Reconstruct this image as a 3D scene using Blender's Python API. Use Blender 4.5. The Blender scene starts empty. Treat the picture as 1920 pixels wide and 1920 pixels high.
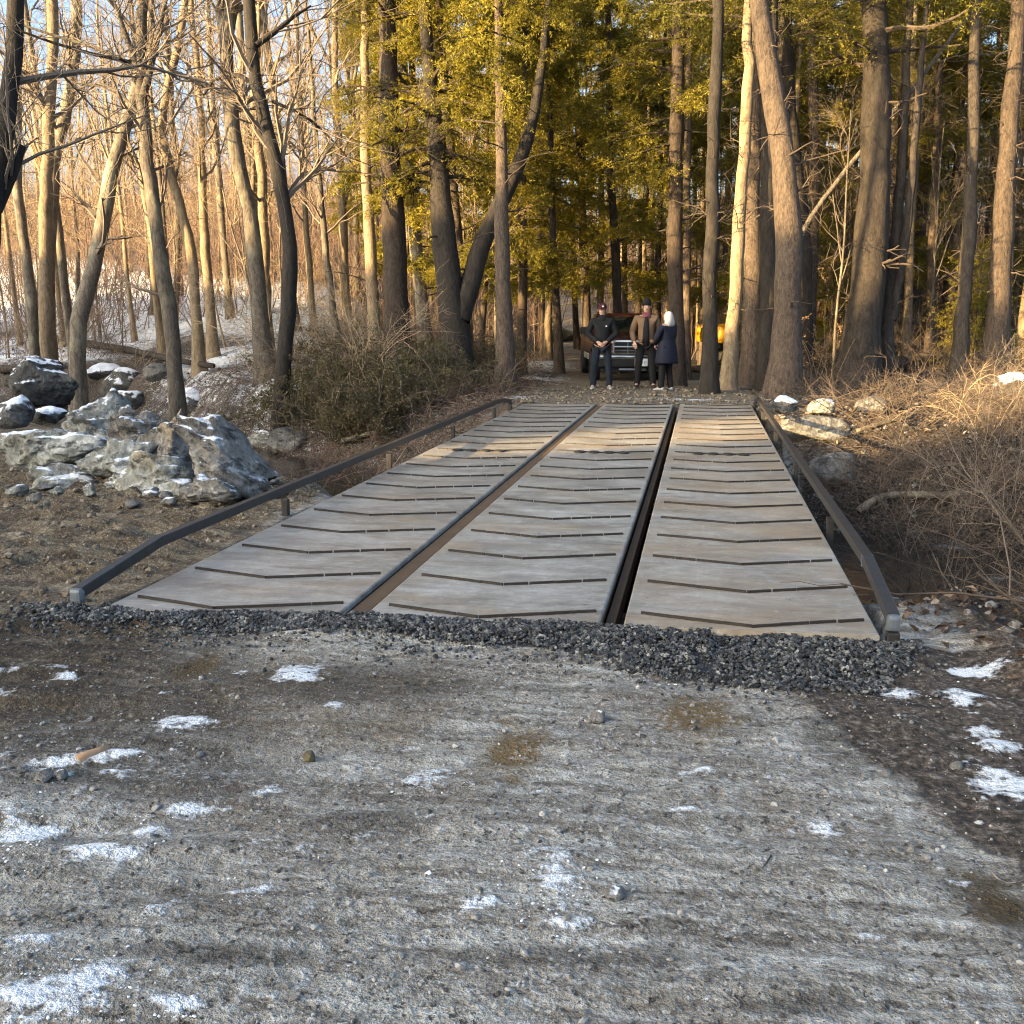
import bpy, bmesh, math, random
import numpy as np
from mathutils import Vector, Matrix

random.seed(7)
RNG = np.random.default_rng(11)
SC = bpy.context.scene
COL = SC.collection

# ------------------------------------------------------------------ camera
F = 1925.0                      # focal length in pixels of the 1920 px frame
H = 1.5                         # eye height above the bridge deck
PITCH = math.atan(365 / F)
YAW = math.atan(357 / F * math.cos(PITCH))
cam_d = bpy.data.cameras.new("camera")
cam_d.sensor_width = 36.0
cam_d.lens = 36.0 * F / 1920.0
cam_d.clip_start = 0.05
cam_d.clip_end = 2000
cam = bpy.data.objects.new("camera", cam_d)
COL.objects.link(cam)
cam.location = (0, 0, H)
cam.rotation_euler = (math.pi / 2 - PITCH, 0, YAW)
SC.camera = cam
cp, sp, cs, ss = math.cos(PITCH), math.sin(PITCH), math.cos(YAW), math.sin(YAW)
RT = np.array((cs, ss, 0)); FW = np.array((-ss * cp, cs * cp, -sp)); UP = np.array((-ss * sp, cs * sp, cp))
EYE = np.array((0, 0, H))


def ray(px, py):
    return FW + (px - 960) / F * RT - (py - 960) / F * UP


def at_depth(px, py, d):
    return EYE + ray(px, py) * d


# ------------------------------------------------------------------ noise
_perm = np.random.default_rng(5).random(65536)


def vnoise(x, y, seed=0):
    xi = np.floor(x).astype(np.int64); yi = np.floor(y).astype(np.int64)
    fx = x - xi; fy = y - yi
    fx = fx * fx * (3 - 2 * fx); fy = fy * fy * (3 - 2 * fy)

    def h(a, b):
        return _perm[((a * 73856093) ^ (b * 19349663) ^ (seed * 83492791 + 1013)) & 65535]
    return (h(xi, yi) * (1 - fx) + h(xi + 1, yi) * fx) * (1 - fy) + (h(xi, yi + 1) * (1 - fx) + h(xi + 1, yi + 1) * fx) * fy


def fbm(x, y, oct=4, seed=0):
    s = 0; a = 0.5; t = 0
    for i in range(oct):
        s = s + a * vnoise(x, y, seed + i * 7); t += a
        x = x * 2.03 + 3.1; y = y * 2.03 + 1.7; a *= 0.5
    return s / t


def sstep(a, b, x):
    t = np.clip((x - a) / (b - a), 0, 1)
    return t * t * (3 - 2 * t)


# ------------------------------------------------------------------ terrain
CX = np.array([-90, -25, -14, -8, -4, 0, 4, 10, 20, 90.]); CY = np.array([75, 30, 22.5, 16.6, 13.4, 11.4, 10.0, 8.8, 7.5, -5.])
X0, X1 = -3.05, 0.89            # bridge edges
RX = np.array([-1.1, -1.1, -1.4, -3.2, -8, -18, -40.]); RY = np.array([-50, 18, 28, 42, 62, 85, 120.])


def near_y(x):
    return 4.73 + (x - X0) * 0.0635


def far_y(x):
    return 17.9 + (x - X0) * 0.16


def creek_sd(x, y):
    yc = np.interp(x, CX, CY)
    sl = np.interp(x, [-30, -8, 0, 10], [0.82, 0.8, 0.92, 0.98])
    return (y - yc) * sl


def gz(x, y, fine=True):
    x = np.asarray(x, float); y = np.asarray(y, float)
    sd = creek_sd(x, y)
    wob = (fbm(x * 0.5, y * 0.5, 3, 3) - 0.5) * 1.6
    wn = np.interp(x, [-30, -12, -7, -4, -1, 2, 6], [3.0, 2.6, 2.8, 3.6, 5.5, 5.0, 4.4])
    wf = np.interp(x, [-30, -10, -4, -1, 2, 6], [3.0, 3.0, 3.8, 5.6, 5.2, 4.6])
    bed = -1.35
    # near bank
    zn = -0.06 - 0.16 * sstep(-3.2, -7.5, x) * sstep(3.5, 8, y) - 0.10 * sstep(1.2, 4, x)
    zn = zn + 0.18 * sstep(-5, -9, x) * sstep(7, 3, y)
    # far bank
    zf = 0.0 - 0.17 * sstep(22.6, 26, y) * sstep(-6, -3, x) * sstep(6, 2, x)
    hill = sstep(-5.5, -13, x + 0.18 * (y - 20)) * sstep(2, 17, sd)
    zf = zf + 3.0 * hill + 2.0 * sstep(-14, -40, x) * sstep(6, 30, sd) + 0.35 * sstep(2.5, 8, x) * sstep(3, 9, sd)
    zf = zf + 11.0 * sstep(42, 125, y) + 0.35 * (fbm(x * .12, y * .12, 3, 9) - .5) * sstep(3, 8, np.abs(x + 1.3))
    t_n = sstep(-1.5, -wn, sd + wob * 0.5)
    t_f = sstep(1.5, wf, sd + wob * 0.5)
    z = bed + (zn - bed) * t_n + (zf - bed) * t_f
    # room under the bridge
    inb = sstep(X0 - 0.12, X0 + 0.05, x) * sstep(X1 + 0.12, X1 - 0.05, x) * sstep(0, 0.25, y - near_y(x) - 0.12) * sstep(0, 0.3, far_y(x) - 0.1 - y)
    z = np.where(inb > 0, np.minimum(z, z * (1 - inb) + np.minimum(z, -0.75) * inb), z)
    # gravel ramp against the near end of the deck
    g = near_y(x) - y
    ramp = sstep(-4.3, -3.3, x) * sstep(1.5, 0.95, x) * sstep(0.62, 0.02, g) * sstep(-0.25, -0.02, g)
    z = z + ramp * 0.045 * np.where(x > 0.1, 0.2, 1)
    if fine:
        d = np.hypot(x, y)
        road = sstep(-3.0, -2.0, x) * sstep(1.2, 0.4, x)
        rough = np.where(y > 4.8, 1.0, 0.55 + 0.5 * (1 - road))
        far_r = 1 + 2.0 * sstep(6, 16, d) * sstep(1.4, 3.0, np.abs(x + 1.1))
        ca, sa = math.cos(0.30), math.sin(0.30)
        u = x * ca + y * sa; v = -x * sa + y * ca
        streak = (fbm(u * 0.9, v * 7.5, 4, 21) - .5) * 0.055 * (0.5 + 0.8 * sstep(-0.3, -2.4, x)) + (fbm(u * 1.5, v * 16, 3, 23) - .5) * 0.022
        z = z + rough * far_r * ((fbm(x * 1.7, y * 1.7, 3, 31) - .5) * 0.07) + streak * sstep(5.2, 4.5, y)
        z = z + rough * ((fbm(x * 9, y * 9, 3, 41) - .5) * 0.03 + (fbm(x * 21 + y * 9, y * 23 - x * 7, 2, 44) - .5) * 0.008) * sstep(14, 6, d)
        # track prints on the mud flat left of the bridge
        mf = sstep(-3.15, -3.7, x) * sstep(4.9, 5.8, y) * sstep(-1.5, -4, sd)
        u2 = x * 0.985 + y * 0.17; v2 = -x * 0.17 + y * 0.985
        rid = np.sin(v2 * 11 + 5 * fbm(u2 * 0.55, v2 * 0.7, 3, 51)) * 0.022
        z = z + mf * (rid * 1.9 * (0.4 + fbm(x * 1.3, y * 1.3, 2, 57)) + (fbm(u2 * 3, v2 * 6, 4, 53) - .5) * 0.27)
        bank = sstep(0.95, 1.5, x) * sstep(3.6, 5.2, y) * sstep(26, 18, y)
        z = z + bank * (fbm(x * 2.6, y * 2.6, 4, 61) - .5) * 0.30
        lb = sstep(-3.4, -4.2, x) * sstep(-2.5, -0.5, sd) * sstep(30, 20, y)
        z = z + lb * (fbm(x * 1.9, y * 1.9, 4, 63) - .5) * 0.42
    return z


def g1(x, y):
    return float(gz(np.array([x]), np.array([y]))[0])


def hit(px, py, dmax=90):
    """the point where the line of sight through a photo pixel meets the terrain"""
    r = ray(px, py)
    ts = np.concatenate([np.arange(1.5, 12, 0.02), np.arange(12, dmax, 0.05)])
    P = EYE + ts[:, None] * r
    below = P[:, 2] < gz(P[:, 0], P[:, 1])
    i = int(np.argmax(below)) if below.any() else len(ts) - 1
    return P[i], ts[i]


# ------------------------------------------------------------------ mesh helpers
def mk(name, V, faces, mats, parent=None, smooth=True, midx=None, link=True):
    V = np.asarray(V, np.float32).reshape(-1, 3)
    fl = [np.asarray(f, np.int32) for f in (faces if isinstance(faces, list) else [faces]) if len(f)]
    me = bpy.data.meshes.new(name)
    me.vertices.add(len(V)); me.vertices.foreach_set("co", V.ravel())
    loops = np.concatenate([f.ravel() for f in fl])
    sizes = np.concatenate([np.full(len(f), f.shape[1], np.int32) for f in fl])
    me.loops.add(len(loops)); me.loops.foreach_set("vertex_index", loops)
    me.polygons.add(len(sizes))
    me.polygons.foreach_set("loop_start", np.concatenate([[0], np.cumsum(sizes)[:-1]]).astype(np.int32))
    me.polygons.foreach_set("use_smooth", np.full(len(sizes), smooth))
    for m in (mats if isinstance(mats, (list, tuple)) else [mats]):
        me.materials.append(m)
    if midx is not None:
        me.polygons.foreach_set("material_index", np.asarray(midx, np.int32))
    me.update(calc_edges=True); me.validate()
    o = bpy.data.objects.new(name, me)
    if link:
        COL.objects.link(o)
    if parent is not None:
        o.parent = parent
    return o


class MB:
    def __init__(s):
        s.V = []; s.Q = []; s.T = []; s.n = 0; s.mq = []; s.mt = []

    def add(s, V, Q=None, T=None, m=0):
        V = np.asarray(V, float).reshape(-1, 3)
        if Q is not None and len(Q):
            s.Q.append(np.asarray(Q) + s.n); s.mq.append(np.full(len(Q), m))
        if T is not None and len(T):
            s.T.append(np.asarray(T) + s.n); s.mt.append(np.full(len(T), m))
        s.V.append(V); s.n += len(V)

    def tubes(s, P, R, k=3, m=0, cap=False):
        """P (B,n,3) centre lines, R (B,n) radii"""
        P = np.asarray(P, float); R = np.asarray(R, float)
        if P.ndim == 2:
            P = P[None]; R = R[None]
        B, n, _ = P.shape
        T = np.gradient(P, axis=1) if n > 2 else np.repeat((P[:, 1:] - P[:, :1]), 2, axis=1)
        T /= np.linalg.norm(T, axis=2, keepdims=True) + 1e-9
        mean = np.abs(P[:, -1] - P[:, 0]); ref = np.zeros((B, 3)); ref[np.arange(B), np.argmin(mean, axis=1)] = 1
        A = np.cross(T, ref[:, None, :]); A /= np.linalg.norm(A, axis=2, keepdims=True) + 1e-9
        C = np.cross(T, A)
        th = np.arange(k) * 2 * math.pi / k
        V = P[:, :, None] + R[:, :, None, None] * (np.cos(th)[None, None, :, None] * A[:, :, None] + np.sin(th)[None, None, :, None] * C[:, :, None])
        idx = np.arange(B * n * k).reshape(B, n, k)
        a = idx[:, :-1]; b = idx[:, 1:]
        Q = np.stack([a, np.roll(a, -1, axis=2), np.roll(b, -1, axis=2), b], axis=-1).reshape(-1, 4)
        Tt = None
        if cap:
            V = np.concatenate([V.reshape(-1, 3), P[:, 0], P[:, -1]])
            c0 = B * n * k + np.arange(B); c1 = c0 + B
            f = idx[:, 0]; l = idx[:, -1]
            Tt = np.concatenate([np.stack([np.repeat(c0[:, None], k, 1), np.roll(f, -1, 1), f], -1).reshape(-1, 3),
                                 np.stack([np.repeat(c1[:, None], k, 1), l, np.roll(l, -1, 1)], -1).reshape(-1, 3)])
        s.add(V.reshape(-1, 3), Q, Tt, m)

    def box(s, c, d, m=0, rot=None, ch=0.0):
        """box with chamfered vertical/horizontal edges (a true chamfer when ch > 0)"""
        c = np.array(c, float); hx, hy, hz = np.array(d, float) / 2
        if ch <= 0:
            V = np.array([(x, y, z) for x in (-hx, hx) for y in (-hy, hy) for z in (-hz, hz)])
            Q = [(0, 1, 3, 2), (4, 6, 7, 5), (0, 4, 5, 1), (2, 3, 7, 6), (0, 2, 6, 4), (1, 5, 7, 3)]
            T = None
        else:
            ch = min(ch, hx * .9, hy * .9, hz * .9)
            bm = bmesh.new(); bmesh.ops.create_cube(bm, size=1)
            for v in bm.verts:
                v.co = Vector((v.co.x * 2 * hx, v.co.y * 2 * hy, v.co.z * 2 * hz))
            bmesh.ops.bevel(bm, geom=bm.edges[:], offset=ch, segments=2, affect='EDGES', profile=0.7)
            bm.verts.index_update()
            V = np.array([v.co[:] for v in bm.verts])
            Q = [[v.index for v in f.verts] for f in bm.faces if len(f.verts) == 4]
            T = [[v.index for v in f.verts] for f in bm.faces if len(f.verts) == 3]
            big = [f for f in bm.faces if len(f.verts) > 4]
            for f in big:
                vs = [v.index for v in f.verts]
                T += [[vs[0], vs[i], vs[i + 1]] for i in range(1, len(vs) - 1)]
            bm.free()
        if rot is not None:
            V = V @ np.array(rot.to_3x3()).T
        s.add(V + c, Q, T, m)

    def loft(s, rings, m=0, caps=True):
        R = np.asarray(rings, float); n, k, _ = R.shape
        idx = np.arange(n * k).reshape(n, k); a = idx[:-1]; b = idx[1:]
        Q = np.stack([a, np.roll(a, -1, 1), np.roll(b, -1, 1), b], -1).reshape(-1, 4)
        V = R.reshape(-1, 3); T = []
        if caps:
            V = np.concatenate([V, R[0].mean(0)[None], R[-1].mean(0)[None]])
            for i in range(k):
                T.append((n * k, idx[0, (i + 1) % k], idx[0, i])); T.append((n * k + 1, idx[-1, i], idx[-1, (i + 1) % k]))
        s.add(V, Q, T, m)

    def build(s, name, mats, parent=None, smooth=False, link=True):
        V = np.concatenate(s.V); fl = []; mi = []
        if s.Q: fl.append(np.concatenate(s.Q)); mi.append(np.concatenate(s.mq))
        if s.T: fl.append(np.concatenate(s.T)); mi.append(np.concatenate(s.mt))
        return mk(name, V, fl, mats, parent, smooth, np.concatenate(mi), link)


def tag(o, label=None, cat=None, group=None, kind=None):
    if label: o["label"] = label
    if cat: o["category"] = cat
    if group: o["group"] = group
    if kind: o["kind"] = kind
    return o


def empty(name, loc=(0, 0, 0), rz=0, link=True):
    o = bpy.data.objects.new(name, None)
    o.empty_display_size = 0.3
    o.location = loc; o.rotation_euler = (0, 0, rz)
    if link: COL.objects.link(o)
    return o


def copy_tree(o, parent=None):
    c = o.copy(); COL.objects.link(c)
    if parent is not None: c.parent = parent
    for ch in list(o.children): copy_tree(ch, c)
    return c


# ------------------------------------------------------------------ materials
class NT:
    def __init__(s, name):
        s.mat = bpy.data.materials.new(name); s.mat.use_nodes = True
        s.t = s.mat.node_tree; s.t.nodes.clear()
        s.out = s.t.nodes.new("ShaderNodeOutputMaterial")
        s.bsdf = s.t.nodes.new("ShaderNodeBsdfPrincipled")
        s.t.links.new(s.bsdf.outputs[0], s.out.inputs[0])
        s.bsdf.inputs["Specular IOR Level"].default_value = 0.3

    def n(s, typ): return s.t.nodes.new(typ)

    def set(s, sock, v):
        if hasattr(v, "is_output"): s.t.links.new(v, sock)
        elif isinstance(v, (tuple, list)) and len(v) == 3 and sock.type == 'RGBA': sock.default_value = (*v, 1)
        else: sock.default_value = v

    def coord(s, kind="Object", scale=(1, 1, 1)):
        if kind == "Position": o = s.n("ShaderNodeNewGeometry").outputs["Position"]
        else: o = s.n("ShaderNodeTexCoord").outputs[kind]
        if scale == (1, 1, 1): return o
        m = s.n("ShaderNodeMapping"); m.inputs["Scale"].default_value = scale
        s.t.links.new(o, m.inputs["Vector"]); return m.outputs[0]

    def noise(s, vec, scale, detail=4, rough=0.55, dist=0.0):
        n = s.n("ShaderNodeTexNoise"); s.t.links.new(vec, n.inputs["Vector"])
        n.inputs["Scale"].default_value = scale; n.inputs["Detail"].default_value = detail
        n.inputs["Roughness"].default_value = rough; n.inputs["Distortion"].default_value = dist
        return n.outputs[0]

    def vor(s, vec, scale, out="Color"):
        n = s.n("ShaderNodeTexVoronoi"); s.t.links.new(vec, n.inputs["Vector"])
        n.inputs["Scale"].default_value = scale
        return n.outputs[out]

    def ramp(s, f, stops, interp='LINEAR'):
        r = s.n("ShaderNodeValToRGB"); s.set(r.inputs[0], f); e = r.color_ramp
        e.interpolation = interp
        while len(e.elements) < len(stops): e.elements.new(0.5)
        for el, (p, c) in zip(e.elements, stops):
            el.position = p; el.color = (*c, 1) if isinstance(c, (tuple, list)) else (c, c, c, 1)
        return r.outputs[0]

    def mix(s, f, a, b, mode='MIX'):
        m = s.n("ShaderNodeMix"); m.data_type = 'RGBA'; m.blend_type = mode
        s.set(m.inputs[0], f); s.set(m.inputs[6], a); s.set(m.inputs[7], b)
        return m.outputs[2]

    def m(s, op, a, b=0.0, c=0.0, clamp=False):
        m = s.n("ShaderNodeMath"); m.operation = op; m.use_clamp = clamp
        s.set(m.inputs[0], a); s.set(m.inputs[1], b); s.set(m.inputs[2], c)
        return m.outputs[0]

    def attr(s, name):
        a = s.n("ShaderNodeAttribute"); a.attribute_name = name
        return a.outputs["Fac"]

    def rand(s): return s.n("ShaderNodeObjectInfo").outputs["Random"]

    def bump(s, h, strength=0.5, dist=0.02):
        b = s.n("ShaderNodeBump"); b.inputs["Strength"].default_value = strength; b.inputs["Distance"].default_value = dist
        s.t.links.new(h, b.inputs["Height"]); s.t.links.new(b.outputs[0], s.bsdf.inputs["Normal"])

    def done(s, col=None, rough=None, metal=None):
        if col is not None: s.set(s.bsdf.inputs["Base Color"], col)
        if rough is not None: s.set(s.bsdf.inputs["Roughness"], rough)
        if metal is not None: s.set(s.bsdf.inputs["Metallic"], metal)
        return s.mat


def simple(name, c, rough=0.6, metal=0.0, vary=0.25, scale=8.0, bump=0.0, spec=0.3):
    t = NT(name); P = t.coord("Object")
    n = t.noise(P, scale, 5, 0.6)
    col = t.mix(n, tuple(x * (1 - vary) for x in c), tuple(min(1, x * (1 + vary)) for x in c))
    if bump: t.bump(n, bump, 0.01)
    t.bsdf.inputs["Specular IOR Level"].default_value = spec
    return t.done(col, rough, metal)


def bark(name, dark, light, scale=1.0, lichen=None, bstr=0.8):
    t = NT(name); P = t.coord("Object", (3.4 * scale, 3.4 * scale, 0.95 * scale))
    n = t.noise(P, 4.0, 7, 0.72, 0.5)
    P2 = t.coord("Object", (9 * scale, 9 * scale, 3.6 * scale)); n2 = t.noise(P2, 3.4, 5, 0.7)
    f = t.m('ADD', t.m('MULTIPLY', n, 0.65), t.m('MULTIPLY', n2, 0.35))
    col = t.ramp(f, [(0.36, dark), (0.62, light)])
    if lichen:
        l = t.noise(t.coord("Object", (1.3, 1.3, 0.6)), 1.7, 5, 0.6)
        col = t.mix(t.m('MULTIPLY', t.m('SUBTRACT', l, 0.52, clamp=True), 5.0, clamp=True), col, lichen)
    v = t.m('ADD', 0.72, t.m('MULTIPLY', t.rand(), 0.56))
    hs = t.n("ShaderNodeHueSaturation"); t.set(hs.inputs["Value"], v); t.set(hs.inputs["Color"], col)
    t.bump(f, bstr, 0.05)
    return t.done(hs.outputs[0], 0.9)


def leafy(name, c1, c2, c3, trans=0.3, scale=0.8):
    t = NT(name); P = t.coord("Object")
    n = t.noise(P, scale, 3, 0.6); n2 = t.noise(P, 14, 2, 0.5)
    f = t.m('ADD', t.m('MULTIPLY', n, 0.55), t.m('MULTIPLY', n2, 0.45))
    col = t.ramp(f, [(0.34, c1), (0.5, c2), (0.68, c3)])
    t.done(col, 0.6)
    tr = t.n("ShaderNodeBsdfTranslucent"); t.set(tr.inputs[0], col)
    mx = t.n("ShaderNodeMixShader"); mx.inputs[0].default_value = trans
    t.t.links.new(t.bsdf.outputs[0], mx.inputs[1]); t.t.links.new(tr.outputs[0], mx.inputs[2])
    t.t.links.new(mx.outputs[0], t.out.inputs[0])
    return t.mat


def rocky(name, c1, c2, c3, snow=0.0, moss=None, wet=0.8):
    t = NT(name); P = t.coord("Object")
    n = t.noise(P, 2.2, 7, 0.62, 0.3); n2 = t.noise(P, 19, 4, 0.6)
    f = t.m('ADD', t.m('MULTIPLY', n, 0.7), t.m('MULTIPLY', n2, 0.3))
    col = t.ramp(f, [(0.36, c1), (0.52, c2), (0.66, c3)])
    stn = t.m('MULTIPLY', t.m('SUBTRACT', t.noise(t.coord("Object", (1, 1, 2.2)), 4.3, 7, 0.72, 0.5), 0.545, clamp=True), 11.0, clamp=True)
    col = t.mix(t.m('MULTIPLY', stn, 0.75), col, tuple(x * .6 for x in c1))
    nz = t.n("ShaderNodeSeparateXYZ"); t.t.links.new(t.n("ShaderNodeNewGeometry").outputs["Normal"], nz.inputs[0])
    if moss:
        mm = t.m('MULTIPLY', t.m('SUBTRACT', t.noise(P, 3.1, 5, 0.6), 0.5, clamp=True), 6.0, clamp=True)
        col = t.mix(mm, col, moss)
    if snow > 0:
        k = t.m('ADD', nz.outputs[2], t.m('MULTIPLY', t.m('SUBTRACT', t.noise(P, 5.0, 5, 0.65), 0.5), 1.5))
        k = t.m('MULTIPLY', t.m('SUBTRACT', k, 1.0 - snow, clamp=True), 7.0, clamp=True)
        col = t.mix(k, col, (0.80, 0.83, 0.88))
    t.bump(t.m('ADD', f, t.m('MULTIPLY', stn, -0.25)), 1.0, 0.11)
    return t.done(col, wet)


M = {}
M["bark_grey"] = bark("bark_grey", (0.035, 0.028, 0.022), (0.165, 0.14, 0.11), 1.0, (0.24, 0.225, 0.16))
M["bark_tan"] = bark("bark_tan", (0.085, 0.062, 0.040), (0.27, 0.205, 0.13), 1.0)
M["bark_dark"] = bark("bark_dark", (0.013, 0.010, 0.008), (0.058, 0.046, 0.036), 0.8)
M["bark_black"] = bark("bark_black", (0.007, 0.006, 0.005), (0.032, 0.026, 0.021), 0.8)
M["bark_pine"] = bark("bark_pine", (0.020, 0.015, 0.012), (0.120, 0.088, 0.064), 1.3, None, 1.0)
M["bark_hemlock"] = bark("bark_hemlock", (0.018, 0.013, 0.010), (0.085, 0.062, 0.046), 1.0)
M["twig"] = simple("twig_bark", (0.135, 0.107, 0.082), 0.9, vary=0.35, scale=1.2)
M["twig_dark"] = simple("twig_dark", (0.075, 0.056, 0.042), 0.9, vary=0.4, scale=1.5)
M["twig_red"] = simple("twig_reddish", (0.13, 0.085, 0.062), 0.9, vary=0.35, scale=1.5)
M["twig_tan"] = simple("twig_tan", (0.30, 0.225, 0.14), 0.9, vary=0.4, scale=0.7)
M["needles"] = leafy("hemlock_needles", (0.05, 0.060, 0.012), (0.25, 0.215, 0.028), (0.47, 0.365, 0.05), 0.5)
M["needles_dark"] = leafy("pine_needles", (0.04, 0.06, 0.015), (0.20, 0.18, 0.026), (0.38, 0.30, 0.045), 0.45)
M["shrub_leaf"] = leafy("shrub_leaves", (0.03, 0.03, 0.012), (0.075, 0.066, 0.024), (0.13, 0.10, 0.05), 0.25, 2.0)
M["dry_leaf"] = leafy("dry_leaves", (0.20, 0.10, 0.05), (0.33, 0.18, 0.09), (0.42, 0.26, 0.14), 0.3, 2.0)


def ground_mat():
    t = NT("forest_ground"); P = t.coord("Position")
    n1 = t.noise(P, 0.9, 5, 0.6); n2 = t.noise(P, 5.5, 6, 0.65); n3 = t.noise(P, 34, 4, 0.65); n4 = t.noise(P, 120, 2, 0.5)
    vc = t.n("ShaderNodeSeparateColor"); t.t.links.new(t.vor(P, 95), vc.inputs[0])
    vd = t.vor(P, 95, "Distance")
    mp = t.n("ShaderNodeMapping"); mp.inputs["Rotation"].default_value = (0, 0, -0.30); mp.inputs["Scale"].default_value = (1.0, 7.5, 1.0)
    t.t.links.new(P, mp.inputs["Vector"])
    s1 = t.noise(mp.outputs[0], 1.1, 6, 0.68, 0.35); s2 = t.noise(mp.outputs[0], 5.0, 4, 0.65)
    n5 = t.noise(P, 230, 2, 0.6); n6 = t.noise(P, 17, 5, 0.7)
    f = t.m('ADD', t.m('MULTIPLY', n2, 0.5), t.m('MULTIPLY', n3, 0.5))
    g = t.m('ADD', t.m('ADD', t.m('MULTIPLY', s1, 0.34), t.m('MULTIPLY', s2, 0.16)), t.m('ADD', t.m('MULTIPLY', n6, 0.28), t.m('ADD', t.m('MULTIPLY', n4, 0.12), t.m('MULTIPLY', n5, 0.10))))
    road = t.ramp(g, [(0.38, (0.045, 0.036, 0.028)), (0.45, (0.145, 0.126, 0.102)), (0.52, (0.29, 0.272, 0.236)), (0.61, (0.54, 0.53, 0.485))])
    road = t.mix(t.m('MULTIPLY', t.m('SUBTRACT', n1, 0.47, clamp=True), 5.0, clamp=True), road, t.mix(0.4, road, (0.15, 0.115, 0.085)))
    pit = t.m('MULTIPLY', t.m('SUBTRACT', t.noise(P, 26, 3, 0.6), 0.635, clamp=True), 16.0, clamp=True)
    road = t.mix(t.m('MULTIPLY', pit, 0.85), road, (0.035, 0.028, 0.022))
    road = t.mix(t.m('MULTIPLY', t.m('SUBTRACT', vc.outputs[0], 0.90, clamp=True), 8.0, clamp=True), road, t.mix(n3, (0.3, 0.29, 0.27), (0.58, 0.57, 0.55)))
    road = t.mix(t.m('MULTIPLY', t.m('SUBTRACT', vc.outputs[1], 0.92, clamp=True), 8.0, clamp=True), road, (0.05, 0.042, 0.036))
    mud = t.ramp(t.m('ADD', t.m('MULTIPLY', f, 0.6), t.m('MULTIPLY', s1, 0.4)), [(0.38, (0.022, 0.016, 0.011)), (0.47, (0.075, 0.054, 0.034)), (0.55, (0.165, 0.128, 0.08)), (0.64, (0.29, 0.245, 0.17))])
    mud = t.mix(t.m('MULTIPLY', t.m('SUBTRACT', vc.outputs[0], 0.90, clamp=True), 8.0, clamp=True), mud, (0.30, 0.26, 0.21))
    lit = t.ramp(t.m('ADD', t.m('MULTIPLY', n6, 0.6), t.m('MULTIPLY', n3, 0.4)), [(0.36, (0.014, 0.011, 0.008)), (0.47, (0.048, 0.036, 0.026)), (0.56, (0.10, 0.075, 0.055)), (0.66, (0.22, 0.185, 0.15))])
    grav = t.ramp(vc.outputs[2], [(0.0, (0.014, 0.015, 0.016)), (1.0, (0.05, 0.052, 0.054))])

    def mask(name, amp=0.9, sharp=4.0, src=n2):
        a = t.m('ADD', t.attr(name), t.m('MULTIPLY', t.m('SUBTRACT', src, 0.5), amp))
        return t.m('MULTIPLY', t.m('SUBTRACT', a, 0.5 - 0.5 / sharp, clamp=True), sharp, clamp=True)
    col = t.mix(mask("mud", 1.0, 2.5), road, mud)
    col = t.mix(mask("litter", 1.0, 3.0), col, lit)
    col = t.mix(mask("dirt", 2.0, 2.2), col, t.mix(f, (0.075, 0.05, 0.022), (0.18, 0.125, 0.06)))
    col = t.mix(mask("gravel", 0.8, 5.0, n3), col, grav)
    col = t.mix(t.m('MULTIPLY', mask("soil_and_shade", 1.3, 2.2, s1), 0.72), col, t.mix(1.0, col, (0.30, 0.28, 0.26), 'MULTIPLY'))  # darkens the darker soil, and paints shade over the right bank
    fr = t.m('ADD', t.m('MULTIPLY', n2, 0.5), t.m('MULTIPLY', n3, 0.5))
    fr = t.m('MULTIPLY', t.m('MULTIPLY', t.m('SUBTRACT', fr, 0.56, clamp=True), 6.0, clamp=True), t.attr("frost"))
    col = t.mix(fr, col, (0.64, 0.65, 0.65))
    sn = t.m('ADD', t.m('ADD', t.m('MULTIPLY', n2, 0.4), t.m('MULTIPLY', s2, 0.2)), t.m('MULTIPLY', n3, 0.4))
    a = t.m('ADD', t.attr("snow"), t.m('MULTIPLY', t.m('SUBTRACT', sn, 0.5), 3.6))
    sm = t.m('MULTIPLY', t.m('SUBTRACT', a, 0.42, clamp=True), 2.6, clamp=True)
    col = t.mix(sm, col, t.mix(n3, (0.55, 0.57, 0.59), (0.80, 0.82, 0.84)))
    h = t.m('ADD', t.m('ADD', t.m('MULTIPLY', n2, 0.6), t.m('MULTIPLY', n3, 0.8)), t.m('ADD', t.m('MULTIPLY', n4, 0.32), t.m('MULTIPLY', vd, -0.12)))
    h = t.m('ADD', t.m('ADD', h, t.m('MULTIPLY', n6, 1.1)), t.m('ADD', t.m('MULTIPLY', sm, 0.35), t.m('MULTIPLY', pit, -0.8)))
    t.bump(h, 1.0, 0.022)
    return t.done(col, 0.88)


M["ground"] = ground_mat()

# ------------------------------------------------------------------ the ground sheet


def axis(lo, hi, a, b, step, g):
    c = list(np.arange(a, b + 1e-6, step)); s = step; v = c[-1]
    while v < hi: s = min(s * g, 6); v += s; c.append(v)
    s = step; v = c[0]; l = []
    while v > lo: s = min(s * g, 6); v -= s; l.append(v)
    return np.array(l[::-1] + c)


xs = axis(-150, 150, -7.2, 2.9, 0.038, 1.045)
ys = axis(-40, 230, 1.4, 8.0, 0.034, 1.028)
GX, GY = np.meshgrid(xs, ys)
GZ = gz(GX, GY)
nx, ny = len(xs), len(ys)
idx = np.arange(nx * ny).reshape(ny, nx)
Q = np.stack([idx[:-1, :-1], idx[:-1, 1:], idx[1:, 1:], idx[1:, :-1]], -1).reshape(-1, 4)
ground = mk("ground", np.stack([GX, GY, GZ], -1), Q, M["ground"])
tag(ground, kind="structure")

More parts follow.
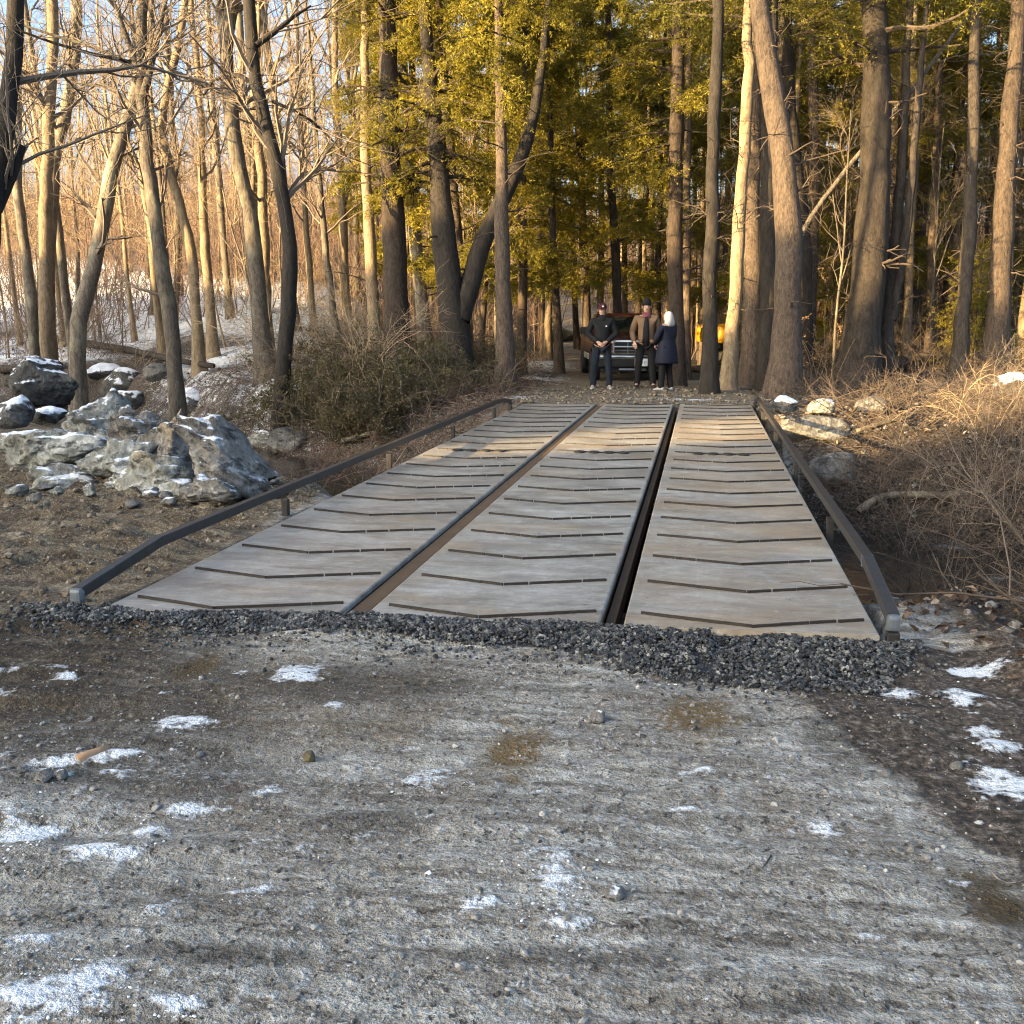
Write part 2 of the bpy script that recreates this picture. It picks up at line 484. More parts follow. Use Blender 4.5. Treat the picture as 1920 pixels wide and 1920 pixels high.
sd = creek_sd(GX, GY)
roadx = np.interp(GY, RY, RX)
mud = np.clip(sstep(-1.7, -3.0, GX + 0.25 * (GY - 4)) * sstep(2.6, 3.8, GY) * 0.9 + sstep(-3.2, -3.7, GX) * sstep(4.6, 5.2, GY), 0, 1)
mud = np.maximum(mud, 0.55 * sstep(-0.2, -1.2, GX) * sstep(3.0, 3.6, GY) * sstep(4.6, 4.1, GY))
mud = np.where(GY > 17, 0.62, mud)
mud = np.where((sd > -3.2) & (np.abs(GX + 1.1) < 2.3) & (GY < 18), 1.0, mud)
verge = sstep(-0.05, 0.22, GX - (0.43 + (3.98 - GY) * 0.36)) * sstep(0.0, 1.0, GY)
verge_n = np.where(GY < 5.0, verge, 0)
litter = np.maximum(verge_n * 0.9, sstep(1.0, 1.7, GX) * sstep(4.3, 5.2, GY))
litter = np.maximum(litter, sstep(-0.8, 1.2, sd) * sstep(-3.3, -4.2, GX))
litter = np.where(GY > 17.5, np.maximum(litter * 0, sstep(1.7, 3.0, np.abs(GX - roadx))), litter)
litter = np.maximum(litter, sstep(-9, -14, GX) * sstep(0, 4, np.abs(sd)))
dirt = np.zeros_like(GX)
for px, py, rw in [(1310, 1345, 80), (960, 1410, 90), (1880, 1700, 90), (360, 1265, 60)]:
    p, t_ = hit(px, py); r = rw * t_ / F
    dirt = np.maximum(dirt, 1 - np.hypot(GX - p[0], (GY - p[1]) / 1.6) / r * 0.75)
gmask = sstep(0.0, 0.08, near_y(GX) + 0.1 - GY) * sstep(-3.5, -3.3, GX) * sstep(1.12, 1.02, GX)
gmask *= sstep(0.08, -0.08, (near_y(GX) - np.interp(GX, [-3.5, -3.2, -3.0, -1.5, -0.45, -0.3, 0.3, 0.75, 0.95, 1.08], [0.03, 0.16, 0.15, 0.19, 0.30, 0.45, 0.64, 0.62, 0.34, 0.05])) - GY)
snow = np.zeros_like(GX)
SNOW = [(50, 1575, 90, 55), (270, 1560, 60, 26), (180, 1835, 110, 60), (50, 1890, 110, 50), (330, 1895, 60, 28), (1040, 1625, 75, 42),
        (1050, 1700, 80, 44), (905, 1700, 55, 12), (780, 1465, 75, 25), (570, 1262, 70, 18), (345, 1355, 75, 18), (130, 1265, 55, 12),
        (465, 1675, 60, 22), (1880, 1470, 85, 42), (1860, 1390, 60, 22), (1800, 1310, 70, 22), (1265, 1280, 45, 10), (1700, 1300, 60, 14), (210, 1420, 70, 16),
        (1840, 1265, 60, 14), (60, 1770, 60, 20), (560, 1440, 26, 10), (1010, 1490, 30, 12), (450, 1262, 25, 8), (20, 1520, 60, 22)]
for px, py, rx, ry in SNOW:
    p, t_ = hit(px, py); r = rx * t_ / F; q, _ = hit(px, py - ry); ryw = max(0.03, math.hypot(q[0] - p[0], q[1] - p[1]))
    dx = (GX - p[0]) * cs + (GY - p[1]) * ss; dy = -(GX - p[0]) * ss + (GY - p[1]) * cs
    snow = np.maximum(snow, (1 - np.hypot(dx / r, dy / ryw)) * 1.15 + 0.10)
rd = np.random.default_rng(31)
for q in range(70):
    px, py = rd.uniform(-40, 1960), rd.uniform(1250, 1915)
    if q < 30: px, py = rd.uniform(-40, 800), rd.uniform(1380, 1600)
    rx = rd.uniform(25, 80); ry = rx * rd.uniform(.15, .4)
    p, t_ = hit(px, py); r = rx * t_ / F; q_, _ = hit(px, py - ry); ryw = max(0.03, math.hypot(q_[0] - p[0], q_[1] - p[1]))
    dx = (GX - p[0]) * cs + (GY - p[1]) * ss; dy = -(GX - p[0]) * ss + (GY - p[1]) * cs
    dx, dy = dx * .97 + dy * .24, -dx * .24 + dy * .97
    snow = np.maximum(snow, (1 - np.hypot(dx / r, dy / ryw)) * rd.uniform(.4, .8))
_u, _v = GX * math.cos(.3) + GY * math.sin(.3), -GX * math.sin(.3) + GY * math.cos(.3)
snow = np.where(snow > 0.01, snow + (fbm(_u * 4.5, _v * 15, 5, 73) - .5) * 1.9 + (fbm(GX * 28, GY * 28, 2, 75) - .5) * 0.5 - 0.05, snow)
patch = fbm(GX * 0.35, GY * 0.35, 4, 71)
hillm = sstep(-5, -9, GX + 0.1 * (GY - 20)) * sstep(1.0, 4.0, sd)
snow = np.maximum(snow, hillm * (0.62 + 2.0 * (patch - 0.46)) * (1 - sstep(13, 21, sd)))
snow = np.maximum(snow, 0.75 * sstep(-8, -11, GX) * sstep(6, 8, sd) * sstep(18, 15, sd))
snow = np.where((sd > 20) & (GX < -6), 0, snow)
snow = np.maximum(snow, sstep(2, 5, GX) * sstep(14, 20, GY) * 0.9 * (patch - 0.35))
snow = np.maximum(snow, sstep(-1.0, 0.5, np.abs(sd)) * sstep(3.2, 2.2, np.abs(sd)) * sstep(-3.4, -4.5, GX) * (0.05 + 0.8 * (patch - 0.3)))
for (x, y, r, q) in [(-5.4, 33, 1.6, 6.0), (-4.4, 27.5, 1.2, 1.5), (1.0, 25, 1.2, 0.8), (0.6, 28, 1.3, 1.0), (-3.4, 19.2, 0.8, 0.4), (-0.2, 19.4, 1.6, 0.3), (2.2, 23.5, 0.6, 0.4)]:
    snow = np.maximum(snow, 1.0 - np.hypot((GX - x) / r, (GY - y) / q) * 0.75)
snow = np.where((np.abs(GX + 1.1) < 1.2) & (GY > 5) & (GY < 17.5), 0, snow)
frost = np.where(GY < 4.8, 0.75 * sstep(-0.2, 0.6, fbm(GX * 0.8, GY * 0.8, 3, 81)), 0.25) * (1 - 0.6 * mud) * (1 - 0.5 * verge_n)
soil_and_shade = 0.9 * sstep(-0.9, -2.0, GX + 0.5 * (GY - 3.2)) * sstep(2.45, 2.9, GY + .1 * GX) * sstep(4.75, 4.4, GY)  # darkening mask, starting with the darker soil left of the road
for px, py, rx, ry in [(680, 1545, 150, 30), (200, 1330, 260, 90), (640, 1285, 300, 40), (100, 1450, 160, 40), (1880, 1690, 130, 60), (400, 1790, 260, 30), (1080, 1800, 300, 22), (1500, 1890, 160, 24), (1560, 1400, 60, 60)]:
    p, t_ = hit(px, py); r = rx * t_ / F; q, _ = hit(px, py - ry); ryw = max(0.05, math.hypot(q[0] - p[0], q[1] - p[1]))
    dx = (GX - p[0]) * cs + (GY - p[1]) * ss; dy = -(GX - p[0]) * ss + (GY - p[1]) * cs
    soil_and_shade = np.maximum(soil_and_shade, 0.85 - 0.6 * np.hypot(dx / r, dy / ryw) ** 2)
soil_and_shade = np.maximum(soil_and_shade, 0.95 * sstep(1.0, 1.6, GX) * sstep(4.8, 6.0, GY) * sstep(0.5, -1.0, sd) + 0.85 * sstep(1.0, 1.6, GX) * sstep(4.8, 6.0, GY) * sstep(5, 2, np.abs(sd)))  # darker ditch and lower right bank
soil_and_shade = np.maximum(soil_and_shade, 0.7 * sstep(1.2, 2.2, GX) * sstep(4.8, 6.0, GY) * sstep(26, 20, GY))  # painted shade that tones down the sunlit right bank
soil_and_shade = np.clip(soil_and_shade, 0, 1)
lift = 0.012 * np.clip(snow - 0.35, 0, 1) * (0.4 + fbm(GX * 18, GY * 18, 3, 87)) * (GY < 12)
ground.data.vertices.foreach_set("co", np.stack([GX, GY, GZ + lift], -1).astype(np.float32).ravel()); ground.data.update()
for nm, arr in (("soil_and_shade", soil_and_shade), ("mud", mud), ("litter", litter), ("dirt", np.clip(dirt, 0, 1)), ("gravel", gmask), ("snow", np.clip(snow, 0, 1)), ("frost", frost)):
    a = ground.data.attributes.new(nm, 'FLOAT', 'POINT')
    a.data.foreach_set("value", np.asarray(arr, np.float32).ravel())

# unseen ridge on the left, added and shaped to block the low sun
SUN_AZ = np.array((-0.73, -0.68)); SUN_AZ /= np.linalg.norm(SUN_AZ)
SUN_EL = math.radians(11.5)
EU = np.array((SUN_AZ[1], -SUN_AZ[0]))
uu = np.concatenate([np.arange(-70, -5, 2.0), np.arange(-5, 30, 0.35), np.arange(30, 75, 1.5)]); vv = np.linspace(-26, 26, 53)
UU, VV = np.meshgrid(uu, vv)
Hc = np.interp(UU, [-70, -40, -10, 2, 8.5, 9.4, 11.2, 12.2, 13.2, 14.8, 15.5, 16.6, 17.8, 19.2, 20.4, 22.5, 26, 34, 43, 60, 75], [10, 13, 13.5, 13.2, 12.6, 12.3, 12.4, 14.5, 16.2, 16.5, 14.7, 14.9, 16.4, 16.2, 16.0, 15.0, 15.2, 14.4, 15.8, 14, 3])
notch = np.exp(-((UU - 10.1) / 0.8) ** 2)  # gap shaped to let a band of sun reach the deck
Hc = Hc + (fbm(UU * 0.5, VV * 0.05, 4, 90) - .5) * 1.3 * (1 - notch) - 1.55 * notch
HZ = Hc * np.exp(-(VV / 11.0) ** 2) - 0.6
hx = UU * EU[0] + (47 + VV) * SUN_AZ[0]; hy = UU * EU[1] + (47 + VV) * SUN_AZ[1]
i2 = np.arange(UU.size).reshape(UU.shape)
hs_ = mk("sun_block_ridge", np.stack([hx, hy, HZ], -1), np.stack([i2[:-1, :-1], i2[:-1, 1:], i2[1:, 1:], i2[1:, :-1]], -1).reshape(-1, 4), M["ground"])
tag(hs_, kind="structure")
for nm, v in (("litter", 1.0), ("snow", 0.2)):
    a = hs_.data.attributes.new(nm, 'FLOAT', 'POINT'); a.data.foreach_set("value", np.full(UU.size, v, np.float32))

# ------------------------------------------------------------------ creek water
t = NT("creek_water"); P = t.coord("Position")
wn_ = t.noise(P, 3.0, 4, 0.6, 0.6)
ice = t.m('MULTIPLY', t.m('SUBTRACT', t.noise(P, 0.8, 6, 0.65), 0.60, clamp=True), 9.0, clamp=True)
t.bump(wn_, 0.35, 0.04)
t.set(t.bsdf.inputs["Roughness"], t.m('ADD', 0.08, t.m('MULTIPLY', ice, 0.4)))
M["water"] = t.done(t.mix(ice, (0.022, 0.020, 0.017), (0.20, 0.215, 0.21)))
cx = np.linspace(-34, 26, 61); cyy = np.interp(cx, CX, CY)
rows = [np.stack([cx, cyy + o, np.full_like(cx, -1.14)], -1) for o in np.linspace(-4.6, 4.6, 9)]
V = np.stack(rows); i3 = np.arange(9 * 61).reshape(9, 61)
tag(mk("creek", V, np.stack([i3[:-1, :-1], i3[:-1, 1:], i3[1:, 1:], i3[1:, :-1]], -1).reshape(-1, 4), M["water"]), kind="structure")

# ------------------------------------------------------------------ bridge
def plate_mat(name, rth, cool):
    t = NT(name); P = t.coord("Object")
    Px = t.coord("Object", (1.0, 6.0, 1.0))
    s1 = t.noise(Px, 1.6, 6, 0.65, 0.2); s2 = t.noise(t.coord("Object", (3, 26, 3)), 2.0, 4, 0.6); n2 = t.noise(P, 2.3, 5, 0.6); n3 = t.noise(P, 45, 3, 0.6)
    big = t.noise(t.coord("Object", (1.0, 1.5, 1)), 1.15, 6, 0.7, 0.6); n9 = t.noise(P, 11, 6, 0.72, 0.3)
    f = t.m('ADD', t.m('ADD', t.m('MULTIPLY', s1, 0.22), t.m('MULTIPLY', s2, 0.16)), t.m('ADD', t.m('MULTIPLY', big, 0.32), t.m('ADD', t.m('MULTIPLY', n9, 0.2), t.m('MULTIPLY', n3, 0.1))))
    col = t.ramp(f, [(0.37, (0.10, 0.090, 0.079)), (0.46, (0.21, 0.195, 0.172)), (0.54, (0.325, 0.308, 0.275)), (0.64, (0.50, 0.485, 0.45))])
    rust = t.m('MULTIPLY', t.m('SUBTRACT', t.noise(t.coord("Object", (0.7, 1.7, 1)), 1.1, 6, 0.65), rth, clamp=True), 5.0, clamp=True)
    rust = t.m('MULTIPLY', rust, t.m('ADD', 0.25, t.m('MULTIPLY', n9, 0.75)))
    col = t.mix(rust, col, t.mix(n3, (0.23, 0.15, 0.07), (0.38, 0.27, 0.145)))
    pur = t.m('MULTIPLY', t.m('SUBTRACT', t.noise(t.coord("Object", (1.0, 2.2, 1)), 1.7, 5, 0.6), 0.52, clamp=True), 5.0, clamp=True)
    col = t.mix(t.m('MULTIPLY', pur, 0.7), col, (0.165, 0.157, 0.155))
    sc_ = t.noise(t.coord("Object", (5, 34, 5)), 3.0, 3, 0.7, 0.8)
    fr = t.m('MULTIPLY', t.m('SUBTRACT', t.m('ADD', t.m('MULTIPLY', sc_, 0.55), t.m('MULTIPLY', n9, 0.45)), 0.575, clamp=True), 10.0, clamp=True)
    col = t.mix(t.m('MULTIPLY', fr, 0.55), col, (0.62, 0.60, 0.57))
    spot = t.m('MULTIPLY', t.m('SUBTRACT', t.noise(P, 19, 3, 0.6), 0.66, clamp=True), 14.0, clamp=True)
    col = t.mix(t.m('MULTIPLY', spot, 0.7), col, (0.06, 0.045, 0.035))
    t.bump(t.m('ADD', t.m('ADD', s2, n9), t.m('MULTIPLY', n3, 0.5)), 0.35, 0.006)
    t.bsdf.inputs["Specular IOR Level"].default_value = 0.6
    return t.done(col, t.m('ADD', cool, t.m('MULTIPLY', big, 0.5)), 0.15)


M["plate_grey"] = plate_mat("worn_grey_deck_steel", 0.54, 0.14)
M["plate"] = plate_mat("weathered_deck_steel", 0.50, 0.20)
M["plate_rust"] = plate_mat("rust_tinted_deck_steel", 0.42, 0.24)
M["bar"] = simple("tread_bar_steel", (0.03, 0.025, 0.022), 0.7, 0.2, 0.5, 20)
M["beam"] = simple("rusty_beam_steel", (0.10, 0.065, 0.04), 0.8, 0.2, 0.5, 9, 0.3)
M["timber"] = simple("filler_timber", (0.080, 0.050, 0.027), 0.85, 0, 0.45, 6, 0.4)
M["rail"] = simple("rail_steel", (0.036, 0.034, 0.033), 0.45, 0.35, 0.5, 14, 0.15)
M["galv"] = simple("scraped_bright_steel", (0.15, 0.17, 0.19), 0.42, 0.5, 0.35, 22)

bridge = empty("steel_bridge", (0, 0, 0))
tag(bridge, "low weathered steel bridge with three deck panels across the creek", "bridge")
PAN = [(-3.05, -1.795), (-1.655, -0.455), (-0.335, 0.89)]
BAR0 = None
for k, (a, b) in enumerate(PAN):
    y0 = near_y((a + b) / 2); y1 = far_y((a + b) / 2)
    mb = MB(); L = 24
    yl = np.linspace(0, 1, L + 1); V = []
    for i in range(L + 1):
        for x in (a, a + .008, b - .008, b):
            yy = near_y(x) + (far_y(x) - near_y(x)) * yl[i]
            V.append((x, yy, 0.0 if a < x < b else -0.006))
    top = np.array(V); nv = len(top); bot = top.copy(); bot[:, 2] = -0.032
    g = np.arange(nv).reshape(L + 1, 4); Qs = np.stack([g[:-1, :-1], g[:-1, 1:], g[1:, 1:], g[1:, :-1]], -1).reshape(-1, 4)
    side = []
    for c in (0, 3):
        for i in range(L):
            q = (g[i, c], g[i + 1, c], g[i + 1, c] + nv, g[i, c] + nv); side.append(q if c == 0 else q[::-1])
    for r in (0, L):
        for i in range(3):
            q = (g[r, i + 1], g[r, i], g[r, i] + nv, g[r, i + 1] + nv); side.append(q if r == 0 else q[::-1])
    mb.add(np.concatenate([top, bot]), np.concatenate([Qs, Qs[:, ::-1] + nv, np.array(side)]))
    panel = mb.build("deck_panel", M[("plate_grey", "plate", "plate_rust")[k]], bridge)
    if k == 2: panel["label"] = "browner rust-tinted deck panel"
    # raised chevron tread bars: two arms of short welded lengths each
    n_b = 21; sp_ = 0.655
    for j in range(n_b):
        yb = y0 + 0.05 + j * sp_
        if yb > y1 - 0.2: break
        mb = MB(); w = b - a; xm = a + w * (0.47 + 0.02 * k)
        arm = 0.185
        pts = [(a + 0.075, yb + arm * .95 - .0635 * w * .42), (xm, yb), (b - 0.035, yb + arm + .0635 * w * .42)]
        for (p, q) in ((pts[0], pts[1]), (pts[1], pts[2])):
            nseg = 4; d = np.array(q) - np.array(p); ln = np.hypot(*d); ang = math.atan2(d[1], d[0])
            for s_ in range(nseg):
                f0 = s_ / nseg; f1 = (s_ + 1) / nseg
                gap = 0.0015 if random.random() < 0.75 else 0.014
                c = np.array(p) + d * ((f0 + f1) / 2)
                mb.box((c[0], c[1] + random.uniform(-.003, .003), 0.006), (ln / nseg - gap, 0.012, 0.016), rot=Matrix.Rotation(ang + random.uniform(-.01, .01), 3, 'Z'))
        mb.build("tread_bar", M["bar"], panel)
    # row of short lifting lugs across the panel
    for i in range(4):
        mb = MB(); xx = a + 0.34 + i * 0.165; c_ = y0 + 6.62
        th = np.linspace(0, 2 * math.pi, 12, endpoint=False)
        mb.loft([[(xx + 0.062 * s * math.cos(t_), c_ + 0.075 * s * math.sin(t_), z) for t_ in th] for s, z in ((1, 0.001), (1, 0.013), (0.85, 0.018))])
        mb.build("lifting_lug", M["bar"], panel)
mb = MB()
for x in (-2.97, -2.42, -1.87, -1.60, -1.05, -0.52, -0.27, 0.27, 0.80):
    for (w, z0, z1) in ((0.16, -0.062, -0.034), (0.03, -0.36, -0.064), (0.16, -0.39, -0.362)):
        ya, yb = near_y(x) + 0.04, far_y(x) - 0.05
        mb.box((x, (ya + yb) / 2, (z0 + z1) / 2), (w if w < .1 else (0.13 if abs(x + 2.97) > .01 else .13), yb - ya, z1 - z0))
for x0_, x1_ in PAN:
    x = (x0_ + x1_) / 2
    mb.box((x, near_y(x) + 0.022, -0.21), (x1_ - x0_ - 0.01, 0.03, 0.34), rot=Matrix.Rotation(math.atan(0.0635), 3, 'Z'))
mb.build("support_beam", M["beam"], bridge)
for x, wd, zt, nm in ((-1.725, 0.10, -0.022, "filler_timber"), (-0.42, 0.05, -0.07, "filler_timber")):
    mb = MB(); ya, yb = near_y(x) + 0.02, far_y(x) - 0.05
    ln = (yb - ya) / 3
    for i in range(3):
        mb.box((x, ya + ln * (i + .5), zt - 0.06), (wd, ln - 0.02, 0.12), ch=0.006)
    mb.build(nm, M["timber"], bridge)


def rail(side):
    s = -1 if side == 'l' else 1
    X = -3.20 if side == 'l' else 0.955
    ny_, fy_ = near_y(X) + 0.06, far_y(X) - (0.3 if side == 'l' else 0.0)
    y_a, y_b = ny_ + 0.10, ny_ + 0.83
    path = [(ny_ - 0.02, 0.085), (y_b, 0.182), (fy_ - 1.1, 0.182), (fy_ - 0.2, 0.10)]
    w = 0.058; h = 0.060

    def ring(y, z, dy, dz):
        n = math.hypot(dy, dz); dy /= n; dz /= n
        c = []
        for i, (sx, sn) in enumerate(((-1, -1), (1, -1), (1, 1), (-1, 1))):
            for (ex, en) in (((0.86, 1), (1, 0.86)) if sx * sn < 0 else ((1, 0.86), (0.86, 1))):
                c.append((X + sx * ex * w / 2, y - dz * sn * en * h / 2, z + dy * sn * en * h / 2))
        return c
    P = np.array(path); D = np.diff(P, axis=0); D /= np.linalg.norm(D, axis=1, keepdims=True)
    rings = []
    for i in range(len(P)):
        d = D[0] if i == 0 else D[-1] if i == len(P) - 1 else (D[i - 1] + D[i])
        rings.append(ring(P[i][0], P[i][1] - h / 2 + 0.015, *d))
    mb = MB(); mb.loft(rings)
    r = mb.build("guard_rail", M["rail"], bridge)
    # end post, with the scraped bright cap on top
    mb = MB(); mb.box((X, ny_ - 0.035, -0.13), (w + 0.002, 0.058, 0.28), ch=0.008); mb.build("end_post", M["rail"], r)
    mb = MB(); mb.box((X, ny_ - 0.028, 0.056), (w + 0.004, 0.06, 0.08), ch=0.02); mb.build("bright_cap", M["galv"], r)
    mb = MB(); mb.box((X, fy_ - 0.2, -0.05), (w + 0.004, 0.08, 0.22), ch=0.008); mb.build("end_post", M["rail"], r)
    if side == 'r':
        mb = MB(); mb.box((X, y_b, 0.158), (w + 0.006, 0.02, h + 0.006), ch=0.004); mb.build("weld_joint", M["galv"], r)
    for y in (7.55, 10.35, 13.2, 16.0):
        mb = MB(); mb.box((X, y, -0.03), (0.05, 0.055, 0.235), ch=0.006); 
        mb.box((X - s * 0.085, y, -0.10), (0.10, 0.07, 0.06))
        mb.build("post", M["rail"], r)


rail('l'); rail('r')

# ------------------------------------------------------------------ stones and gravel
bm = bmesh.new(); bmesh.ops.create_icosphere(bm, subdivisions=1, radius=1)
ICO_V = np.array([v.co[:] for v in bm.verts]); ICO_F = np.array([[v.index for v in f.verts] for f in bm.faces]); bm.free()


def stones(name, P, size, mat, flat=0.75, seed=0, zoff=0.25):
    """many small angular stones, P (n,3) on the ground, size (n,)"""
    r = np.random.default_rng(seed); n = len(P)
    base = ICO_V[None] * (0.72 + 0.5 * r.random((n, len(ICO_V), 1)))
    sc = np.stack([0.8 + .5 * r.random(n), 0.65 + .4 * r.random(n), flat * (0.6 + .5 * r.random(n))], -1)
    base = base * sc[:, None, :]
    a = r.random(n) * 6.283; b = (r.random(n) - .5) * 1.2
    ca, sa, cb, sb = np.cos(a), np.sin(a), np.cos(b), np.sin(b)
    Rm = np.zeros((n, 3, 3)); Rm[:, 0, 0] = ca; Rm[:, 0, 1] = -sa * cb; Rm[:, 0, 2] = sa * sb; Rm[:, 1, 0] = sa; Rm[:, 1, 1] = ca * cb; Rm[:, 1, 2] = -ca * sb; Rm[:, 2, 1] = sb; Rm[:, 2, 2] = cb
    V = np.einsum('nij,nkj->nki', Rm, base) * size[:, None, None] + P[:, None, :]
    V[:, :, 2] += (size * zoff)[:, None]
    Fc = ICO_F[None] + (np.arange(n) * len(ICO_V))[:, None, None]
    o = mk(name, V, [Fc.reshape(-1, 3)], mat, smooth=False)
    return o


def stone_mat(name, stops, rough=0.85):
    t = NT(name); v = t.n("ShaderNodeSeparateColor"); t.t.links.new(t.vor(t.coord("Object"), 33), v.inputs[0])
    n = t.noise(t.coord("Object"), 110, 3, 0.6)
    col = t.ramp(v.outputs[0], stops)
    col = t.mix(t.m('MULTIPLY', n, 0.4), col, t.mix(0.5, col, (0.3, 0.3, 0.3)))
    return t.done(col, rough)


t = NT("crushed_stone"); v = t.n("ShaderNodeSeparateColor"); t.t.links.new(t.vor(t.coord("Object"), 48), v.inputs[0])
M["crushed"] = t.done(t.ramp(v.outputs[0], [(0.0, (0.010, 0.010, 0.011)), (0.45, (0.035, 0.036, 0.037)), (0.75, (0.075, 0.076, 0.076)), (0.93, (0.13, 0.128, 0.122)), (1.0, (0.26, 0.25, 0.23))]), 0.75)
M["pebble"] = stone_mat("mixed_pebbles", [(0.0, (0.06, 0.055, 0.05)), (0.35, (0.14, 0.13, 0.115)), (0.7, (0.24, 0.23, 0.21)), (1.0, (0.38, 0.37, 0.35))])
n = 23000
x = RNG.uniform(-3.5, 1.08, n)
w = np.interp(x, [-3.5, -3.2, -3.0, -1.5, -0.45, -0.3, 0.3, 0.75, 0.95, 1.08], [0.05, 0.20, 0.18, 0.22, 0.34, 0.50, 0.70, 0.68, 0.42, 0.10])
u = RNG.random(n) ** 1.15
edge = np.where(RNG.random(n) < 0.12, RNG.exponential(0.11, n), 0)
y = near_y(x) + 0.015 - u * w - edge
ok = ~((x < -3.05) & (y > near_y(x) - 0.0)) & (fbm(x * 5, y * 5, 3, 5) > 0.10 + 0.36 * u ** 2)
x, y, u = x[ok], y[ok], u[ok]
z = gz(x, y) + 0.012 * (1 - u)
sz = 0.0055 + 0.010 * RNG.random(len(x)) ** 1.5; z = z + RNG.uniform(-.006, .012, len(x))
tag(stones("crushed_gravel", np.stack([x, y, z], -1), sz, M["crushed"], 0.8, 1), "dark crushed gravel strip along the near end of the bridge deck", "gravel", kind="stuff")
n = 10000
y = 1.5 + 3.6 * RNG.random(n) ** 1.4; x = RNG.uniform(-1, 1, n) * (0.6 + 0.62 * y) - 0.18 * y
cl = fbm(x * 1.6, y * 1.6, 3, 15)
ok = (y < near_y(x) - 0.05) & (RNG.random(n) < (cl - 0.2) * 2.0)
x, y = x[ok], y[ok]
sz = 0.0025 + 0.0045 * RNG.random(len(x)) ** 2 + 0.012 * RNG.random(len(x)) ** 14
tag(stones("loose_pebbles", np.stack([x, y, gz(x, y)], -1), sz, M["pebble"], 0.8, 2), "small loose pebbles scattered over the grey dirt road", "pebbles", kind="stuff")
sx, sy = [], []
for px, py, rx, ry in SNOW:
    for q in range(int(rx * ry / 30)):
        a_, r_ = random.uniform(0, 6.283), abs(random.gauss(0, .75))
        p, _ = hit(px + rx * r_ * math.cos(a_), min(1915, py + ry * r_ * math.sin(a_))); sx.append(p[0]); sy.append(p[1])
sx, sy = np.array(sx), np.array(sy)
M["snow"] = simple("old_snow", (0.66, 0.68, 0.70), 0.7, 0, .08, 30)
tag(stones("snow_crumbs", np.stack([sx, sy, gz(sx, sy)], -1), 0.0015 + 0.0045 * RNG.random(len(sx)) ** 4, M["snow"], 0.6, 9), "white crumbs of old snow around the thin snow patches on the road", "snow", kind="stuff")
n = 5200
y = 1.5 + 3.4 * RNG.random(n) ** 1.3; x = RNG.uniform(-1, 1, n) * (0.6 + 0.62 * y) - 0.18 * y
uu_, vv_ = x * math.cos(.3) + y * math.sin(.3), -x * math.sin(.3) + y * math.cos(.3)
ok = (y < near_y(x) - 0.3) & (RNG.random(n) < (fbm(uu_ * .9, vv_ * 7.5, 4, 21) - .38) * 5)
x, y = x[ok], y[ok]
M["dark_clod"] = stone_mat("dark_soil_clods", [(0.0, (0.018, 0.014, 0.011)), (0.6, (0.05, 0.04, 0.03)), (1.0, (0.11, 0.09, 0.07))], 0.95)
tag(stones("soil_crumbs", np.stack([x, y, gz(x, y)], -1), 0.002 + 0.007 * RNG.random(len(x)) ** 3, M["dark_clod"], 0.75, 13), "dark soil crumbs scattered in streaks over the grey road", "soil", kind="stuff")
n = 3200
x = RNG.uniform(-9, -3.3, n); y = RNG.uniform(4.2, 11, n)
ok = (creek_sd(x, y) < -1.2); x, y = x[ok], y[ok]
sz = 0.012 + 0.03 * RNG.random(len(x)) ** 4
M["clod"] = stone_mat("soil_clods", [(0.0, (0.05, 0.034, 0.02)), (0.6, (0.12, 0.085, 0.05)), (1.0, (0.24, 0.2, 0.14))], 0.95)
tag(stones("soil_clods", np.stack([x, y, gz(x, y)], -1), sz, M["clod"], 0.8, 3), "crumbly brown soil clods on the mud flat left of the bridge", "soil", kind="stuff")
M["rubble"] = stone_mat("bank_rubble_stone", [(0.0, (0.03, 0.025, 0.02)), (0.6, (0.09, 0.075, 0.06)), (1.0, (0.24, 0.22, 0.2))])
n = 8000
x = RNG.uniform(0.9, 9, n); y = RNG.uniform(4.0, 21, n)
ok = ~((x < 1.15) & (y > 5)) & ((y > 5.2) | (x > 1.5)); x, y = x[ok], y[ok]
sz = 0.012 + 0.05 * RNG.random(len(x)) ** 5
tag(stones("bank_rubble", np.stack([x, y, gz(x, y)], -1), sz, M["rubble"], 0.8, 4), "grey rubble stones strewn over the right creek bank", "rubble", kind="stuff")

# ------------------------------------------------------------------ boulders
def boulder_mesh(name, mat, seed, sub=4, facets=7, dims=(1, 1, 1), rough=0.18, cut=(0.62, 0.9), ragged=1.0):
    r = np.random.default_rng(seed)
    bm = bmesh.new(); bmesh.ops.create_icosphere(bm, subdivisions=sub, radius=1)
    V = np.array([v.co[:] for v in bm.verts]); Fc = np.array([[v.index for v in f.verts] for f in bm.faces]); bm.free()
    for i in range(facets):
        d = r.normal(size=3); d /= np.linalg.norm(d); h = r.uniform(*cut)
        s_ = V @ d; V = V - np.clip(s_ - h, 0, None)[:, None] * d * 0.92
    for fr, am in ((1.4, rough), (3.3, rough * .5), (8, rough * .22), (17, rough * .1)):
        nn = (fbm(V[:, 0] * fr + seed, V[:, 1] * fr + V[:, 2] * fr * 1.3, 2, seed) - .5) + (vnoise(V[:, 2] * fr * 1.2, V[:, 0] * fr - V[:, 1] * fr, seed + 3) - .5)
        V = V * (1 + am * nn * ragged)[:, None]
    V = V * np.array(dims) / 2.0
    me = mk(name, V, [Fc], mat, smooth=True, link=False).data
    return me


